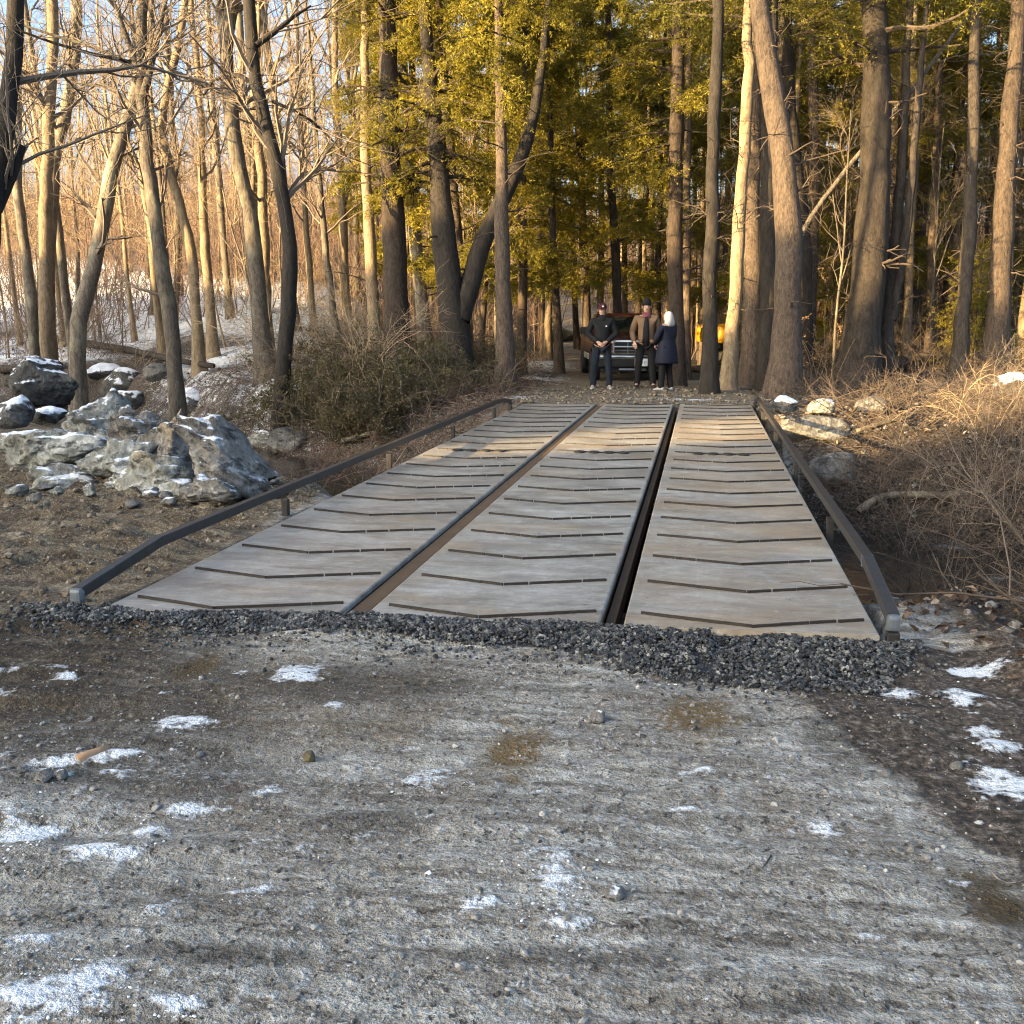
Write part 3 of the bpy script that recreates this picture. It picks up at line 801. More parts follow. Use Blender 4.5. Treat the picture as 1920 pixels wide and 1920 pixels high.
M["rock_dark"] = rocky("dark_boulder_rock", (0.025, 0.024, 0.022), (0.07, 0.068, 0.06), (0.15, 0.145, 0.13), 0.30)
M["rock_snowy"] = rocky("snowy_boulder_rock", (0.03, 0.03, 0.03), (0.08, 0.08, 0.08), (0.2, 0.2, 0.2), 0.62)
M["rock_pale"] = rocky("pale_frosted_rock", (0.05, 0.048, 0.04), (0.22, 0.22, 0.195), (0.52, 0.53, 0.51), 0.16)
M["rock_slab"] = rocky("grey_slab_rock", (0.04, 0.036, 0.031), (0.155, 0.145, 0.13), (0.40, 0.39, 0.37), 0.18)
M["rock_grey"] = rocky("grey_bank_rock", (0.055, 0.054, 0.05), (0.135, 0.13, 0.12), (0.25, 0.245, 0.23), 0.0)
M["rock_moss"] = rocky("mossy_rock", (0.04, 0.035, 0.022), (0.12, 0.10, 0.06), (0.22, 0.2, 0.14), 0.0, (0.13, 0.115, 0.02))


def boulder(px, py, wpx, hpx, mat, label, seed, name="boulder", depth=0.9, rz=0.0, tilt=0.0, group=None, sub=4, sink=0.25, facets=7, ragged=1.0, cut=(0.62, 0.9)):
    p, tt = hit(px, py); W = wpx * tt / F; Hh = hpx * tt / F * 1.15
    me = boulder_mesh(name, M[mat], seed, sub, facets, (W, W * depth, Hh * (1 + sink)), ragged=ragged, cut=cut)
    o = bpy.data.objects.new(name, me); COL.objects.link(o)
    o.location = (p[0], p[1] + W * depth * 0.3, p[2] + Hh * 0.5 - Hh * sink * 0.4)
    o.rotation_euler = (0, tilt, YAW + rz)
    return tag(o, label, "boulder" if name == "boulder" else "rock", group)


boulder(62, 762, 125, 88, "rock_dark", "dark boulder with a snow patch on its right top beside the creek", 3, ragged=1.7, facets=10, sub=5)
boulder(14, 800, 75, 52, "rock_snowy", "snow-topped boulder at the left picture edge in front of the big dark one", 4)
boulder(82, 794, 66, 26, "rock_snowy", "low flat stone with a white snow cap in the creek", 5, depth=1.0)
boulder(218, 752, 92, 52, "rock_dark", "rounded dark boulder with thin snow rim behind the speckled one", 6)
boulder(226, 784, 80, 44, "rock_dark", "speckled black and white boulder in the creek", 7)
boulder(342, 788, 78, 50, "rock_snowy", "boulder thickly covered with bright snow beside the creek", 8)
RG = dict(ragged=2.6, cut=(0.45, 0.85), facets=13, sub=5, sink=0.5)
boulder(160, 850, 170, 84, "rock_pale", "pale frosted boulder on the near creek edge", 9, **RG)
boulder(62, 885, 260, 80, "rock_pale", "broad low pale rock ledge at the left picture edge", 10, name="rock_ledge", depth=0.6, **RG)
boulder(205, 895, 190, 72, "rock_pale", "rough pale ledge between the edge ledge and the blocky rock", 11, name="rock_ledge", depth=0.6, **RG)
boulder(250, 862, 110, 80, "rock_slab", "blocky grey brown rock left of the great slab", 12, **RG)
boulder(312, 895, 110, 120, "rock_slab", "pointed upright grey rock touching the great slab", 13, tilt=0.45, **RG)
boulder(418, 935, 250, 112, "rock_slab", "great leaning grey rock slab with white frosted right edge", 14, name="rock_slab", tilt=0.62, depth=0.7, sink=0.1, ragged=2.0, cut=(0.5, 0.85), facets=12, sub=5)
boulder(280, 928, 240, 62, "rock_pale", "long pale flat rock in front of the leaning slab", 15, name="rock_ledge", depth=0.6, **RG)
boulder(110, 918, 200, 44, "rock_pale", "low pale rock half sunk in the mud", 16, depth=0.6, **RG)
boulder(385, 945, 130, 46, "rock_slab", "small brown grey rock at the foot of the leaning slab", 17, **RG)
for q in range(44):
    qx, qy = random.uniform(0, 500), random.uniform(845, 960)
    boulder(qx, qy, random.uniform(18, 46), random.uniform(10, 24), random.choice(("rock_pale", "rock_slab", "rock_grey")), "small broken stone among the pale rocks at the creek edge", 200 + q, name="stone", group="broken stones at the creek edge", sub=3, ragged=1.8, cut=(0.5, .85))
boulder(540, 850, 90, 42, "rock_grey", "grey rock half hidden in green brush left of the rail", 18)
boulder(490, 838, 60, 26, "rock_pale", "small frosted rock right of the leaning slab", 19)
boulder(290, 716, 60, 30, "rock_grey", "brownish stone on the far creek bank in leaves", 20)
boulder(190, 712, 70, 26, "rock_snowy", "flat snow-dusted stone on the far bank under the fallen log", 21)
boulder(1566, 915, 90, 58, "rock_grey", "rounded grey boulder right of the bridge rail", 22, rz=0.3)
boulder(1528, 828, 140, 40, "rock_grey", "long flat rock ledge right of the rail", 23, name="rock_ledge", depth=0.5)
boulder(1472, 775, 44, 30, "rock_snowy", "small snow-streaked stone beside the far right rail end", 24)
boulder(1545, 775, 60, 22, "rock_pale", "small pale stone below the orange cut stump", 25)
boulder(1640, 775, 70, 25, "rock_grey", "weathered stone on the right bank right of the cut stump", 26)
boulder(1900, 745, 70, 40, "rock_snowy", "bluish snowy stone at the right picture edge", 27)
boulder(1020, 642, 52, 30, "rock_moss", "moss-covered yellow-green boulder at the road bend", 28)
boulder(1062, 640, 34, 22, "rock_moss", "darker mossy boulder right of the yellow-green one", 29)
boulder(1600, 1105, 60, 30, "rock_grey", "wet stone in the dark channel beside the right rail", 30)
boulder(1690, 1075, 50, 24, "rock_pale", "pale wet stone in the dark channel on the right", 31)
boulder(1120, 1358, 34, 20, "rock_slab", "tan fist-sized stone on the grey road below the gravel", 32, name="stone", sub=3, sink=0.3)
boulder(78, 1470, 36, 22, "rock_slab", "pale pinkish stone left of the broken branch piece", 33, name="stone", sub=3, sink=0.3)
boulder(112, 1463, 24, 16, "rock_slab", "smaller pale stone touching the pinkish one", 34, name="stone", sub=3, sink=0.3)
boulder(802, 1650, 18, 14, "rock_snowy", "small white pebble on bare grey road", 35, name="stone", sub=2, sink=0.3)
boulder(1150, 1688, 42, 18, "rock_slab", "tan flat stone right of the snow patch", 36, name="stone", sub=3, sink=0.3)
boulder(1795, 1446, 24, 16, "rock_grey", "grey stone left of the right-hand snow patch", 37, name="stone", sub=3, sink=0.3)
boulder(578, 1432, 26, 20, "rock_moss", "brown moss-stained stone on the grey road", 38, name="stone", sub=3, sink=0.3)
boulder(1620, 1636, 18, 10, "rock_pale", "small whitish stone on the right road side", 39, name="stone", sub=2, sink=0.3)

# ------------------------------------------------------------------ branching growth
def unit(v): return v / (np.linalg.norm(v, axis=-1, keepdims=True) + 1e-9)


def sprout(P, R, per, lmin, lmax, amin, amax, nseg, rfac, rng, tmin=0.25, tmax=1.0, wob=0.18, up=0.0, rmin=0.002, taper=0.25, lshape=None, flat=False):
    B, n, _ = P.shape
    tt = rng.uniform(tmin, tmax, (B, per)); f = tt * (n - 1); i = np.clip(f.astype(int), 0, n - 2); fr = (f - i)[..., None]
    bi = np.arange(B)[:, None]
    pos = P[bi, i] * (1 - fr) + P[bi, i + 1] * fr
    par = unit(P[bi, i + 1] - P[bi, i]); rad = R[bi, i] * (1 - fr[..., 0]) + R[bi, i + 1] * fr[..., 0]
    q = rng.normal(size=(B, per, 3))
    if flat: q[..., 2] *= 0.15
    perp = unit(q - (q * par).sum(-1, keepdims=True) * par)
    ang = rng.uniform(amin, amax, (B, per))[..., None]
    d = np.cos(ang) * par + np.sin(ang) * perp
    L = rng.uniform(lmin, lmax, (B, per))
    if lshape is not None: L = L * lshape(tt)
    K = B * per; d = d.reshape(K, 3); pos = pos.reshape(K, 3); L = L.reshape(K); rad = rad.reshape(K)
    pts = [pos]; st = (L / nseg)[:, None]
    for s_ in range(nseg):
        d = unit(d + rng.normal(size=(K, 3)) * wob + np.array((0, 0, up)))
        pts.append(pts[-1] + d * st)
    Pn = np.stack(pts, 1)
    r0 = np.maximum(rad * rfac, rmin)
    Rn = r0[:, None] * np.linspace(1, taper, nseg + 1)[None]
    return Pn, np.maximum(Rn, rmin * 0.6)


def resample(pts, rad, step=0.8, wob=0.0, rng=None):
    pts = np.asarray(pts, float); seg = np.linalg.norm(np.diff(pts, axis=0), axis=1); s = np.concatenate([[0], np.cumsum(seg)])
    n = max(4, int(s[-1] / step)); q = np.linspace(0, s[-1], n)
    P = np.stack([np.interp(q, s, pts[:, k]) for k in range(3)], -1); R = np.interp(q, s, rad)
    for _ in range(2): P[1:-1] = (P[:-2] + 2 * P[1:-1] + P[2:]) / 4
    if wob and rng is not None: P[1:, :2] += rng.normal(size=(n - 1, 2)) * wob
    return P, R


def bare_crown(mb, P, R, rng, n1=12, n2=6, n3=6, l1=(1.5, 3.6), tmin=0.35, fine=1.0, up=0.10):
    """limbs, branches and twigs on one stem (m=0 limbs)"""
    P1, R1 = sprout(P[None], R[None], n1, *l1, 0.45, 1.1, 6, 0.42, rng, tmin, 0.98, 0.2, up, 0.008, 0.25)
    mb.tubes(P1, R1, 4)
    P2, R2 = sprout(P1, R1, n2, 0.6, 1.7, 0.4, 1.0, 5, 0.55, rng, 0.2, 1.0, 0.22, 0.05, 0.005, 0.4)
    mb.tubes(P2, R2, 3)
    P3, R3 = sprout(P2, R2, n3, 0.3, 0.9, 0.35, 0.95, 3, 0.6, rng, 0.15, 1.0, 0.22, 0.02, 0.0032 * fine, 0.5)
    mb.tubes(P3, R3, 3)


def stem_mesh(mb, P, R, k=10, flare=1.6, m=0):
    R = R.copy(); s = np.concatenate([[0], np.cumsum(np.linalg.norm(np.diff(P, axis=0), axis=1))])
    R *= 1 + (flare - 1) * np.exp(-s / 0.45)
    R *= 1 + 0.05 * np.sin(s * 2.3 + P[0, 0])
    mb.tubes(P, R, k, m)


def needles(mb, P, rng, per=26, l=(0.16, 0.34), sub=10, size=(0.05, 0.09), wid=0.24, m=1, droop=-0.12, tmin=0.12):
    """flat sprays of leaf-sized blades along limb centre lines P (B,n,3)"""
    R = np.full(P.shape[:2], 0.004)
    P1, R1 = sprout(P, R, per, *l, 0.6, 1.15, 3, 0.8, rng, tmin, 1.0, 0.10, droop, 0.002, 0.6, flat=True)
    B, n, _ = P1.shape
    tt = rng.uniform(0.05, 1.0, (B, sub)); f = tt * (n - 1); i = np.clip(f.astype(int), 0, n - 2); fr = (f - i)[..., None]; bi = np.arange(B)[:, None]
    pos = P1[bi, i] * (1 - fr) + P1[bi, i + 1] * fr; par = unit(P1[bi, i + 1] - P1[bi, i])
    q = rng.normal(size=par.shape); q[..., 2] *= 0.45
    a = unit(par * 0.7 + unit(q) * 0.8)
    L = rng.uniform(*size, (B, sub))[..., None]
    w = unit(np.cross(a, rng.normal(size=a.shape) * 0.6 + np.array((0, 0, 1.0)))) * L * wid
    V = np.stack([pos, pos + a * L * .5 + w * .5, pos + a * L, pos + a * L * .5 - w * .5], 2).reshape(-1, 3)
    mb.add(V, np.arange(len(V)).reshape(-1, 4), None, m)


def hemlock_crown(mb, P, R, rng, z0, zt, rmax, n=46, per=24, sub=10, droop=-0.05, size=(0.06, 0.11), asym=None, sub_k=1.5):
    """limbs with needle sprays on a stem, from height z0 up to zt"""
    zs = P[:, 2]
    def tz(z): return np.interp(z, zs, np.arange(len(zs))) / (len(zs) - 1)
    t0, t1 = tz(z0), tz(zt)
    hgt = max(zt - z0, .1)
    def shape(tt):
        f = np.clip((tt - t0) / max(t1 - t0, 1e-3), 0, 1)
        return np.clip(1.02 - f ** 1.25, 0.12, 1) * (0.55 + 0.45 * np.clip(f * 8, 0, 1))
    P1, R1 = sprout(P[None], R[None], n, rmax * .55, rmax, 1.15, 1.65, 7, 0.22, rng, t0, t1, 0.10, droop, 0.007, 0.25, shape)
    if asym is not None:
        d = unit(P1[:, -1] - P1[:, 0]); k = (d[:, :2] @ np.array(asym)) > -0.35
        P1, R1 = P1[k], R1[k]
    mb.tubes(P1, R1, 4, 0)
    P2, R2 = sprout(P1, R1, 6, 0.35, 0.95, 0.5, 1.0, 4, 0.5, rng, 0.25, 1.0, 0.12, -0.06, 0.004, 0.4, flat=True)
    mb.tubes(P2, R2, 3, 0)
    size = (size[0] * .8, size[1] * .82); sub = int(sub * sub_k)
    needles(mb, P2, rng, per // 2, (0.16, 0.38), sub, size)
    needles(mb, P1, rng, per, (0.2, 0.5), sub, size)


def tree_things(name, base, label, group=None, rz=0.0):
    e = empty(name, base, rz)
    return tag(e, label, "tree", group)


TREES_XY = []


def key_tree(name, pix, wb, wt, d, bk, label, crown="bare", base_px=None, ctop=15.0, seed=1, sides=10, extra=(), **kw):
    """a traced stem: pix top-to-bottom photo points of its centre line at distance d; its real thickness from wb/wt pixels"""
    rng = np.random.default_rng(seed)
    pts = np.array([at_depth(x, y, d) for x, y in pix[::-1]])
    gz0 = g1(pts[0, 0], pts[0, 1])
    if pts[0, 2] > gz0 - 0.05:
        pts = np.concatenate([[np.array((pts[0, 0], pts[0, 1], gz0 - 0.15))], pts])
    # give the stem a bend in depth too, so that it is not flat
    top = pts[-1]; dirv = pts[-1] - pts[-2]; dirv = dirv / max(np.linalg.norm(dirv), 1e-6)
    dirv = unit(dirv + np.array((0, 0, 0.8)))
    if ctop > top[2]:
        pts = np.concatenate([pts, [top + dirv * (ctop - top[2]) / dirv[2]]])
    rb, rt = wb * d / F / 2, wt * d / F / 2
    s = np.linspace(0, 1, len(pts)); ztop = top[2]
    rad = np.interp(pts[:, 2], [pts[0, 2], ztop, max(ctop, ztop + .1)], [rb, rt, rt * 0.35])
    P, R = resample(pts, rad, 0.45, 0.012, rng)
    fz = fbm(P[:, 2] * .35 + seed, P[:, 2] * 0 + seed * 1.7, 2, seed) - .5
    P[:, 1] += fz * 0.5 * np.clip((P[:, 2] - P[0, 2]) / 4, 0, 1)
    base = P[0].copy(); P = P - base
    TREES_XY.append((base[0], base[1]))
    e = tree_things(name, base, label)
    mb = MB(); stem_mesh(mb, P, R, sides)
    stems = [(P, R)]
    for (ps, w0, w1, ct) in extra:
        q = np.array([at_depth(x, y, d) for x, y in ps[::-1]]) - base
        dv = unit(q[-1] - q[-2]); dv = unit(dv + np.array((0, 0, .5)))
        if ct and ct > q[-1, 2]: q = np.concatenate([q, [q[-1] + dv * (ct - q[-1, 2]) / max(dv[2], .2)]])
        rr = np.linspace(w0, w1, len(q)) * d / F / 2; rr[-1] *= .5 if ct else 1
        P2, R2 = resample(q, rr, 0.3, 0.01, rng)
        P2[:, 1] += np.linspace(0, rng.uniform(-1, 1) * 0.8, len(P2))
        mb.tubes(P2, R2, 7); stems.append((P2, R2))
    mb.build("trunk", M[bk], e, True)
    mb = MB()
    if crown == "bare":
        for j, (P2, R2) in enumerate(stems):
            bare_crown(mb, P2, R2, rng, kw.get("n1", 12) if j == 0 else 5, 6, 6, kw.get("l1", (1.2, 3.2)), kw.get("tmin", 0.3) if j == 0 else 0.2)
        mb.build("crown", [M["twig"]], e)
    elif crown == "snag":
        P1, R1 = sprout(P[None], R[None], kw.get("n", 26), 0.3, 1.4, 1.0, 1.9, 5, 0.09, rng, kw.get("t0", 0.12), 0.8, 0.22, -0.03, 0.006, 0.35)
        mb.tubes(P1, R1, 4, 0)
        P3, R3 = sprout(P1, R1, 4, 0.15, 0.5, 0.5, 1.1, 3, 0.6, rng, 0.2, 1.0, 0.2, 0, 0.004, 0.5); mb.tubes(P3, R3, 3, 0)
        hemlock_crown(mb, P, R, rng, kw.get("z0", 8.0), P[-1, 2], kw.get("rmax", 2.4), kw.get("nl", 30), 18, 8, 0.02)
        mb.build("crown", [M["twig_dark"], M["needles_dark"]], e)
    else:
        hemlock_crown(mb, P, R, rng, kw.get("z0", 4.0), P[-1, 2] * .98, kw.get("rmax", 2.6), kw.get("n", 46), kw.get("per", 24), 10, kw.get("droop", -0.06), asym=kw.get("asym"))
        P1, R1 = sprout(P[None], R[None], 14, 0.3, 1.3, 1.1, 1.7, 5, 0.14, rng, 0.1, 0.6, 0.14, -0.05, 0.007, 0.4)
        mb.tubes(P1, R1, 4, 0)
        mb.build("crown", [M["bark_hemlock"], M["needles"]], e)
    return e


# left bare trees
key_tree("bare_tree", [(22, 0), (12, 130), (2, 300), (-8, 400), (-40, 620), (-60, 780)], 50, 30, 13.0, "bark_black", "near black trunk cut by the left picture edge", n1=8, tmin=0.4, seed=21, ctop=11,
         extra=[([(26, 270), (18, 330), (-6, 395)], 20, 16, 0), ([(200, 95), (150, 97), (90, 75), (30, 55)], 4, 8, 0)])
key_tree("bare_tree", [(100, 0), (97, 120), (88, 330), (78, 450), (80, 590)], 28, 20, 29, "bark_tan", "sunlit pale trunk of a close pair near the left picture edge", seed=22, n1=10)
key_tree("bare_tree", [(146, 0), (135, 120), (112, 250), (98, 400), (92, 595)], 28, 20, 30, "bark_grey", "darker trunk crossing right of the pale one in a close pair at left", seed=23, n1=10)
key_tree("bare_tree", [(36, 60), (30, 200), (38, 400), (58, 600)], 24, 14, 31, "bark_grey", "slightly curved grey trunk left of the close pair", seed=24, n1=10)
key_tree("bare_tree", [(268, 130), (240, 230), (212, 320), (180, 480), (140, 640)], 34, 22, 26, "bark_grey", "strongly leaning grey trunk slanting up to the right over the snowy slope", seed=25, n1=8, ctop=11)
key_tree("bare_tree", [(276, 0), (258, 60), (262, 140), (262, 200), (270, 290), (300, 440), (318, 580), (330, 745)], 32, 20, 23, "bark_grey", "branchy dark trunk with upward forks behind the snowy boulders", seed=26, n1=14,
         extra=[([(330, 0), (300, 90), (268, 180)], 15, 10, 9), ([(225, 0), (240, 60), (258, 130)], 14, 9, 8), ([(60, 55), (130, 80), (210, 97), (240, 115), (262, 140)], 9, 4, 0), ([(100, 160), (165, 135), (220, 175), (262, 215)], 7, 3, 0)])
key_tree("bare_tree", [(262, 230), (258, 320), (280, 430), (300, 520), (322, 600)], 22, 14, 27, "bark_tan", "thin pale stem beside the branchy dark trunk", seed=27, n1=7, ctop=8)
key_tree("bare_tree", [(345, 60), (320, 160), (300, 240), (330, 350), (355, 470), (372, 640)], 22, 14, 27, "bark_tan", "slim tan tree with kinked stem right of the branchy trunk", seed=28, n1=10)
key_tree("bare_tree", [(362, 60), (372, 200), (380, 400), (392, 560), (400, 660)], 20, 12, 31, "bark_tan", "straight thin yellow-lit tree standing between two dark ones", seed=29, n1=12)
key_tree("bare_tree", [(436, 0), (424, 80), (428, 160), (440, 280), (462, 400), (478, 500), (498, 690)], 34, 24, 24, "bark_grey", "tall grey trunk forking near the top left of the dark bent tree", seed=30, n1=12,
         extra=[([(394, -10), (405, 40), (424, 90)], 18, 14, 10)])
key_tree("bare_tree", [(462, 0), (470, 90), (478, 160), (500, 230), (516, 310), (532, 390), (545, 470), (538, 600), (524, 770)], 32, 22, 20.5, "bark_black", "dark bent tree with a curling side limb beside the brush", seed=31, n1=12,
         extra=[([(570, 0), (530, 35), (480, 85)], 12, 7, 7), ([(350, 165), (372, 128), (400, 116), (440, 130), (478, 158)], 10, 5, 0), ([(640, 300), (600, 240), (560, 205), (510, 190)], 7, 3, 0)])
key_tree("bare_tree", [(470, 60), (474, 220), (490, 330), (494, 440), (500, 640)], 22, 14, 30, "bark_tan", "pale lit stem just left of the dark bent tree", seed=32, n1=10)
key_tree("bare_tree", [(585, 200), (600, 330), (610, 480), (636, 650)], 15, 9, 27, "bark_grey", "thin leaning sapling-like tree in the gap of blue sky", seed=33, n1=10, ctop=10)
key_tree("bare_tree", [(560, 120), (568, 300), (576, 470), (590, 660)], 14, 8, 33, "bark_tan", "very thin pale tree right of the dark bent tree", seed=34, n1=12, ctop=13)
# middle
key_tree("pine_tree", [(680, 0), (682, 140), (684, 300), (690, 450), (704, 640)], 26, 14, 25, "bark_tan", "slim trunk lit yellow along its left side beside the blue sky gap", "hemlock", seed=41, z0=4.6, rmax=0.85, n=40, per=18)
key_tree("hemlock_tree", [(722, 0), (728, 120), (734, 300), (738, 450), (748, 640)], 50, 32, 22.5, "bark_hemlock", "thick dark upright trunk with yellow-green boughs left of the forked tree", "hemlock", seed=42, z0=4.0, rmax=2.9, n=60, asym=(0.95, 0.1))
key_tree("bare_tree", [(770, 330), (778, 450), (800, 640)], 30, 20, 27, "bark_grey", "grey lit trunk between the thick dark trunk and the forked tree", "hemlock", seed=43, z0=6, rmax=2.2, ctop=13)
key_tree("forked_tree", [(800, 100), (815, 250), (832, 420), (842, 540), (856, 665)], 62, 26, 22, "bark_black", "black forked tree whose right stem leans over the road", "hemlock", seed=44, z0=4.6, rmax=2.8, n=50, sides=12,
         extra=[([(1012, 150), (998, 230), (972, 315), (930, 395), (905, 450), (880, 540), (862, 600)], 44, 15, 9.5)])
key_tree("pine_tree", [(934, 0), (936, 180), (940, 380), (944, 540), (948, 702)], 36, 15, 20.5, "bark_pine", "straight slim brown trunk at the left road edge", "hemlock", seed=45, z0=6.2, rmax=2.4, n=40)
key_tree("pine_tree", [(1032, 300), (1030, 470), (1028, 615)], 16, 12, 38, "bark_tan", "short-looking lit trunk behind the mossy boulders", "hemlock", seed=46, z0=4.5, rmax=3.0, ctop=15, n=52)
key_tree("pine_tree", [(1128, 200), (1127, 470), (1126, 620)], 14, 10, 40, "bark_pine", "dark trunk rising behind the cap of the man in black", "hemlock", seed=47, z0=4.6, rmax=3.2, ctop=16, n=52)
key_tree("pine_tree", [(1168, 200), (1170, 470), (1172, 620)], 12, 10, 42, "bark_pine", "slender dark trunk rising behind the truck roof", "hemlock", seed=48, z0=4.4, rmax=3.0, ctop=16, n=46)
key_tree("pine_tree", [(1222, 100), (1212, 330), (1208, 480), (1206, 620)], 9, 7, 36, "bark_tan", "thin pale stem rising behind the beanie of the man in brown", "snag", seed=49, z0=6, rmax=1.6, ctop=13)
key_tree("pine_tree", [(1272, 0), (1270, 200), (1266, 450), (1268, 690)], 32, 24, 24, "bark_hemlock", "straight dark trunk right behind the white-haired woman", "hemlock", seed=50, z0=4.6, rmax=3.0, n=56, asym=(-0.9, -0.2))
key_tree("pine_tree", [(1290, 250), (1288, 450), (1288, 670)], 16, 14, 28, "bark_pine", "reddish lit trunk close behind the straight dark one", "snag", seed=51, z0=7, rmax=2.0, ctop=14)
# right
key_tree("bare_tree", [(1346, 0), (1344, 120), (1340, 230), (1328, 290), (1340, 360), (1332, 470), (1330, 560), (1332, 700)], 30, 22, 20.5, "bark_black", "dark wavy trunk in front of the yellow machine", "snag", seed=52, z0=7.5, rmax=2.2)
key_tree("pine_tree", [(1404, 0), (1402, 180), (1388, 380), (1378, 560), (1366, 700)], 28, 20, 21.5, "bark_tan", "pale sunlit trunk right of the dark wavy one", "snag", seed=53, z0=7.5, rmax=2.0)
key_tree("pine_tree", [(1412, 150), (1410, 400), (1408, 670)], 36, 30, 24, "bark_pine", "broad trunk with peeling lit bark between pale and dark trunks", "snag", seed=54, z0=8, rmax=2.4)
key_tree("pine_tree", [(1440, 300), (1440, 450), (1437, 695)], 34, 30, 21.5, "bark_black", "dark straight trunk touching the leaning trunk on its left", "snag", seed=55, z0=8, rmax=2.2)
key_tree("pine_tree", [(1420, 0), (1436, 100), (1456, 220), (1474, 330), (1481, 450), (1476, 580), (1470, 712)], 58, 36, 19.5, "bark_pine", "thick leaning trunk with a sunlit orange upper part", "snag", seed=56, z0=8.5, rmax=2.6, sides=14)
key_tree("pine_tree", [(1470, 0), (1478, 200), (1505, 450), (1508, 660)], 36, 28, 26, "bark_dark", "dark trunk behind the leaning orange-lit one on its right", "snag", seed=57, z0=8, rmax=2.4)
key_tree("pine_tree", [(1522, 0), (1526, 250), (1524, 480), (1516, 640)], 24, 18, 30, "bark_pine", "medium trunk with lit left half near the brown-leaved beech", "snag", seed=58, z0=9, rmax=2.4)
key_tree("pine_tree", [(1642, 30), (1644, 200), (1640, 380), (1626, 540), (1606, 700)], 72, 46, 22.5, "bark_dark", "massive shaded grey trunk on the right bank with vines at its foot", "snag", seed=59, z0=7, rmax=3.0, sides=14)  # dark bark colour stands in for the shade on this trunk
key_tree("bare_tree", [(1690, 280), (1684, 400), (1668, 560), (1662, 660)], 26, 18, 23, "bark_dark", "dark forked trunk right of the massive one", "snag", seed=60, z0=8, rmax=2.0, ctop=13,
         extra=[([(1708, 300), (1698, 440), (1672, 600)], 18, 14, 9)])
key_tree("pine_tree", [(1828, 60), (1826, 300), (1816, 480), (1800, 660)], 28, 20, 23, "bark_dark", "upright dark trunk with a lit left edge amid the right-hand thicket", "snag", seed=61, z0=8, rmax=2.2)
key_tree("pine_tree", [(1908, 0), (1902, 150), (1886, 300), (1882, 420), (1874, 600)], 44, 26, 23, "bark_pine", "orange-lit crooked trunk at the right picture edge", "snag", seed=62, z0=8, rmax=2.4)
key_tree("pine_tree", [(1712, 20), (1712, 240), (1708, 420), (1700, 640)], 16, 12, 30, "bark_tan", "thin orange-lit trunk above the dark forked one", "snag", seed=63, z0=8, rmax=1.8)
key_tree("pine_tree", [(1760, 150), (1752, 400), (1744, 650)], 18, 12, 31, "bark_pine", "thin dark trunk halfway between the forked and the upright one at right", "snag", seed=64, z0=8, rmax=2.0)
key_tree("leaning_tree", [(1850, -10), (1760, 100), (1690, 195), (1600, 300), (1500, 430), (1470, 600)], 12, 7, 24, "bark_grey", "thin pale tree leaning far over to the upper right", "bare", seed=65, ctop=9, n1=4, tmin=0.6, l1=(0.5, 1.2))

# ------------------------------------------------------------------ background woods: prototypes, then individual copies
def proto_bare(seed, h, r, bk, tw, n1=10):
    rng = np.random.default_rng(seed)
    n = 12; z = np.linspace(-0.2, h, n); P = np.stack([np.cumsum(rng.normal(size=n) * .10), np.cumsum(rng.normal(size=n) * .10), z], -1); P[:, :2] -= P[0, :2]
    R = r * np.linspace(1, .25, n) ** 0.8
    P, R = resample(P, R, 0.8)
    e = empty("bare_tree"); mb = MB(); stem_mesh(mb, P, R, 7)
    if seed % 2:
        P2, R2 = sprout(P[None], R[None], 2, h * .35, h * .5, .2, .4, 7, .7, rng, .35, .6, .06, .08, .01, .3); mb.tubes(P2, R2, 5)
    mb.build("trunk", M[bk], e, True)
    mb = MB(); bare_crown(mb, P, R, rng, n1, 6, 5, (1.2, 3.0), 0.25, 1.0)
    mb.build("crown", [M[tw]], e)
    return e


def proto_conifer(seed, h, r, bk, nd, z0, rmax, n, name="hemlock_tree", per=20, size=(0.08, 0.14)):
    rng = np.random.default_rng(seed)
    n_ = 12; z = np.linspace(-0.2, h, n_); P = np.stack([np.cumsum(rng.normal(size=n_) * .05), np.cumsum(rng.normal(size=n_) * .05), z], -1); P[:, :2] -= P[0, :2]
    R = r * np.linspace(1, .2, n_)
    P, R = resample(P, R, 0.7)
    e = empty(name); mb = MB(); stem_mesh(mb, P, R, 8); mb.build("trunk", M[bk], e, True)
    mb = MB(); hemlock_crown(mb, P, R, rng, z0, h * .98, rmax, n, per, 8, -0.05, size)
    if z0 > 3:
        P1, R1 = sprout(P[None], R[None], 18, 0.3, 1.6, 1.1, 1.8, 5, 0.16, rng, 0.08, z0 / h, 0.16, -0.03, 0.008, 0.4); mb.tubes(P1, R1, 3, 0)
        P3, R3 = sprout(P1, R1, 4, 0.15, 0.5, 0.5, 1.1, 3, 0.6, rng, 0.2, 1.0, 0.2, 0, 0.004, 0.5); mb.tubes(P3, R3, 3, 0)
    mb.build("crown", [M["twig_dark"], M[nd]], e)
    return e


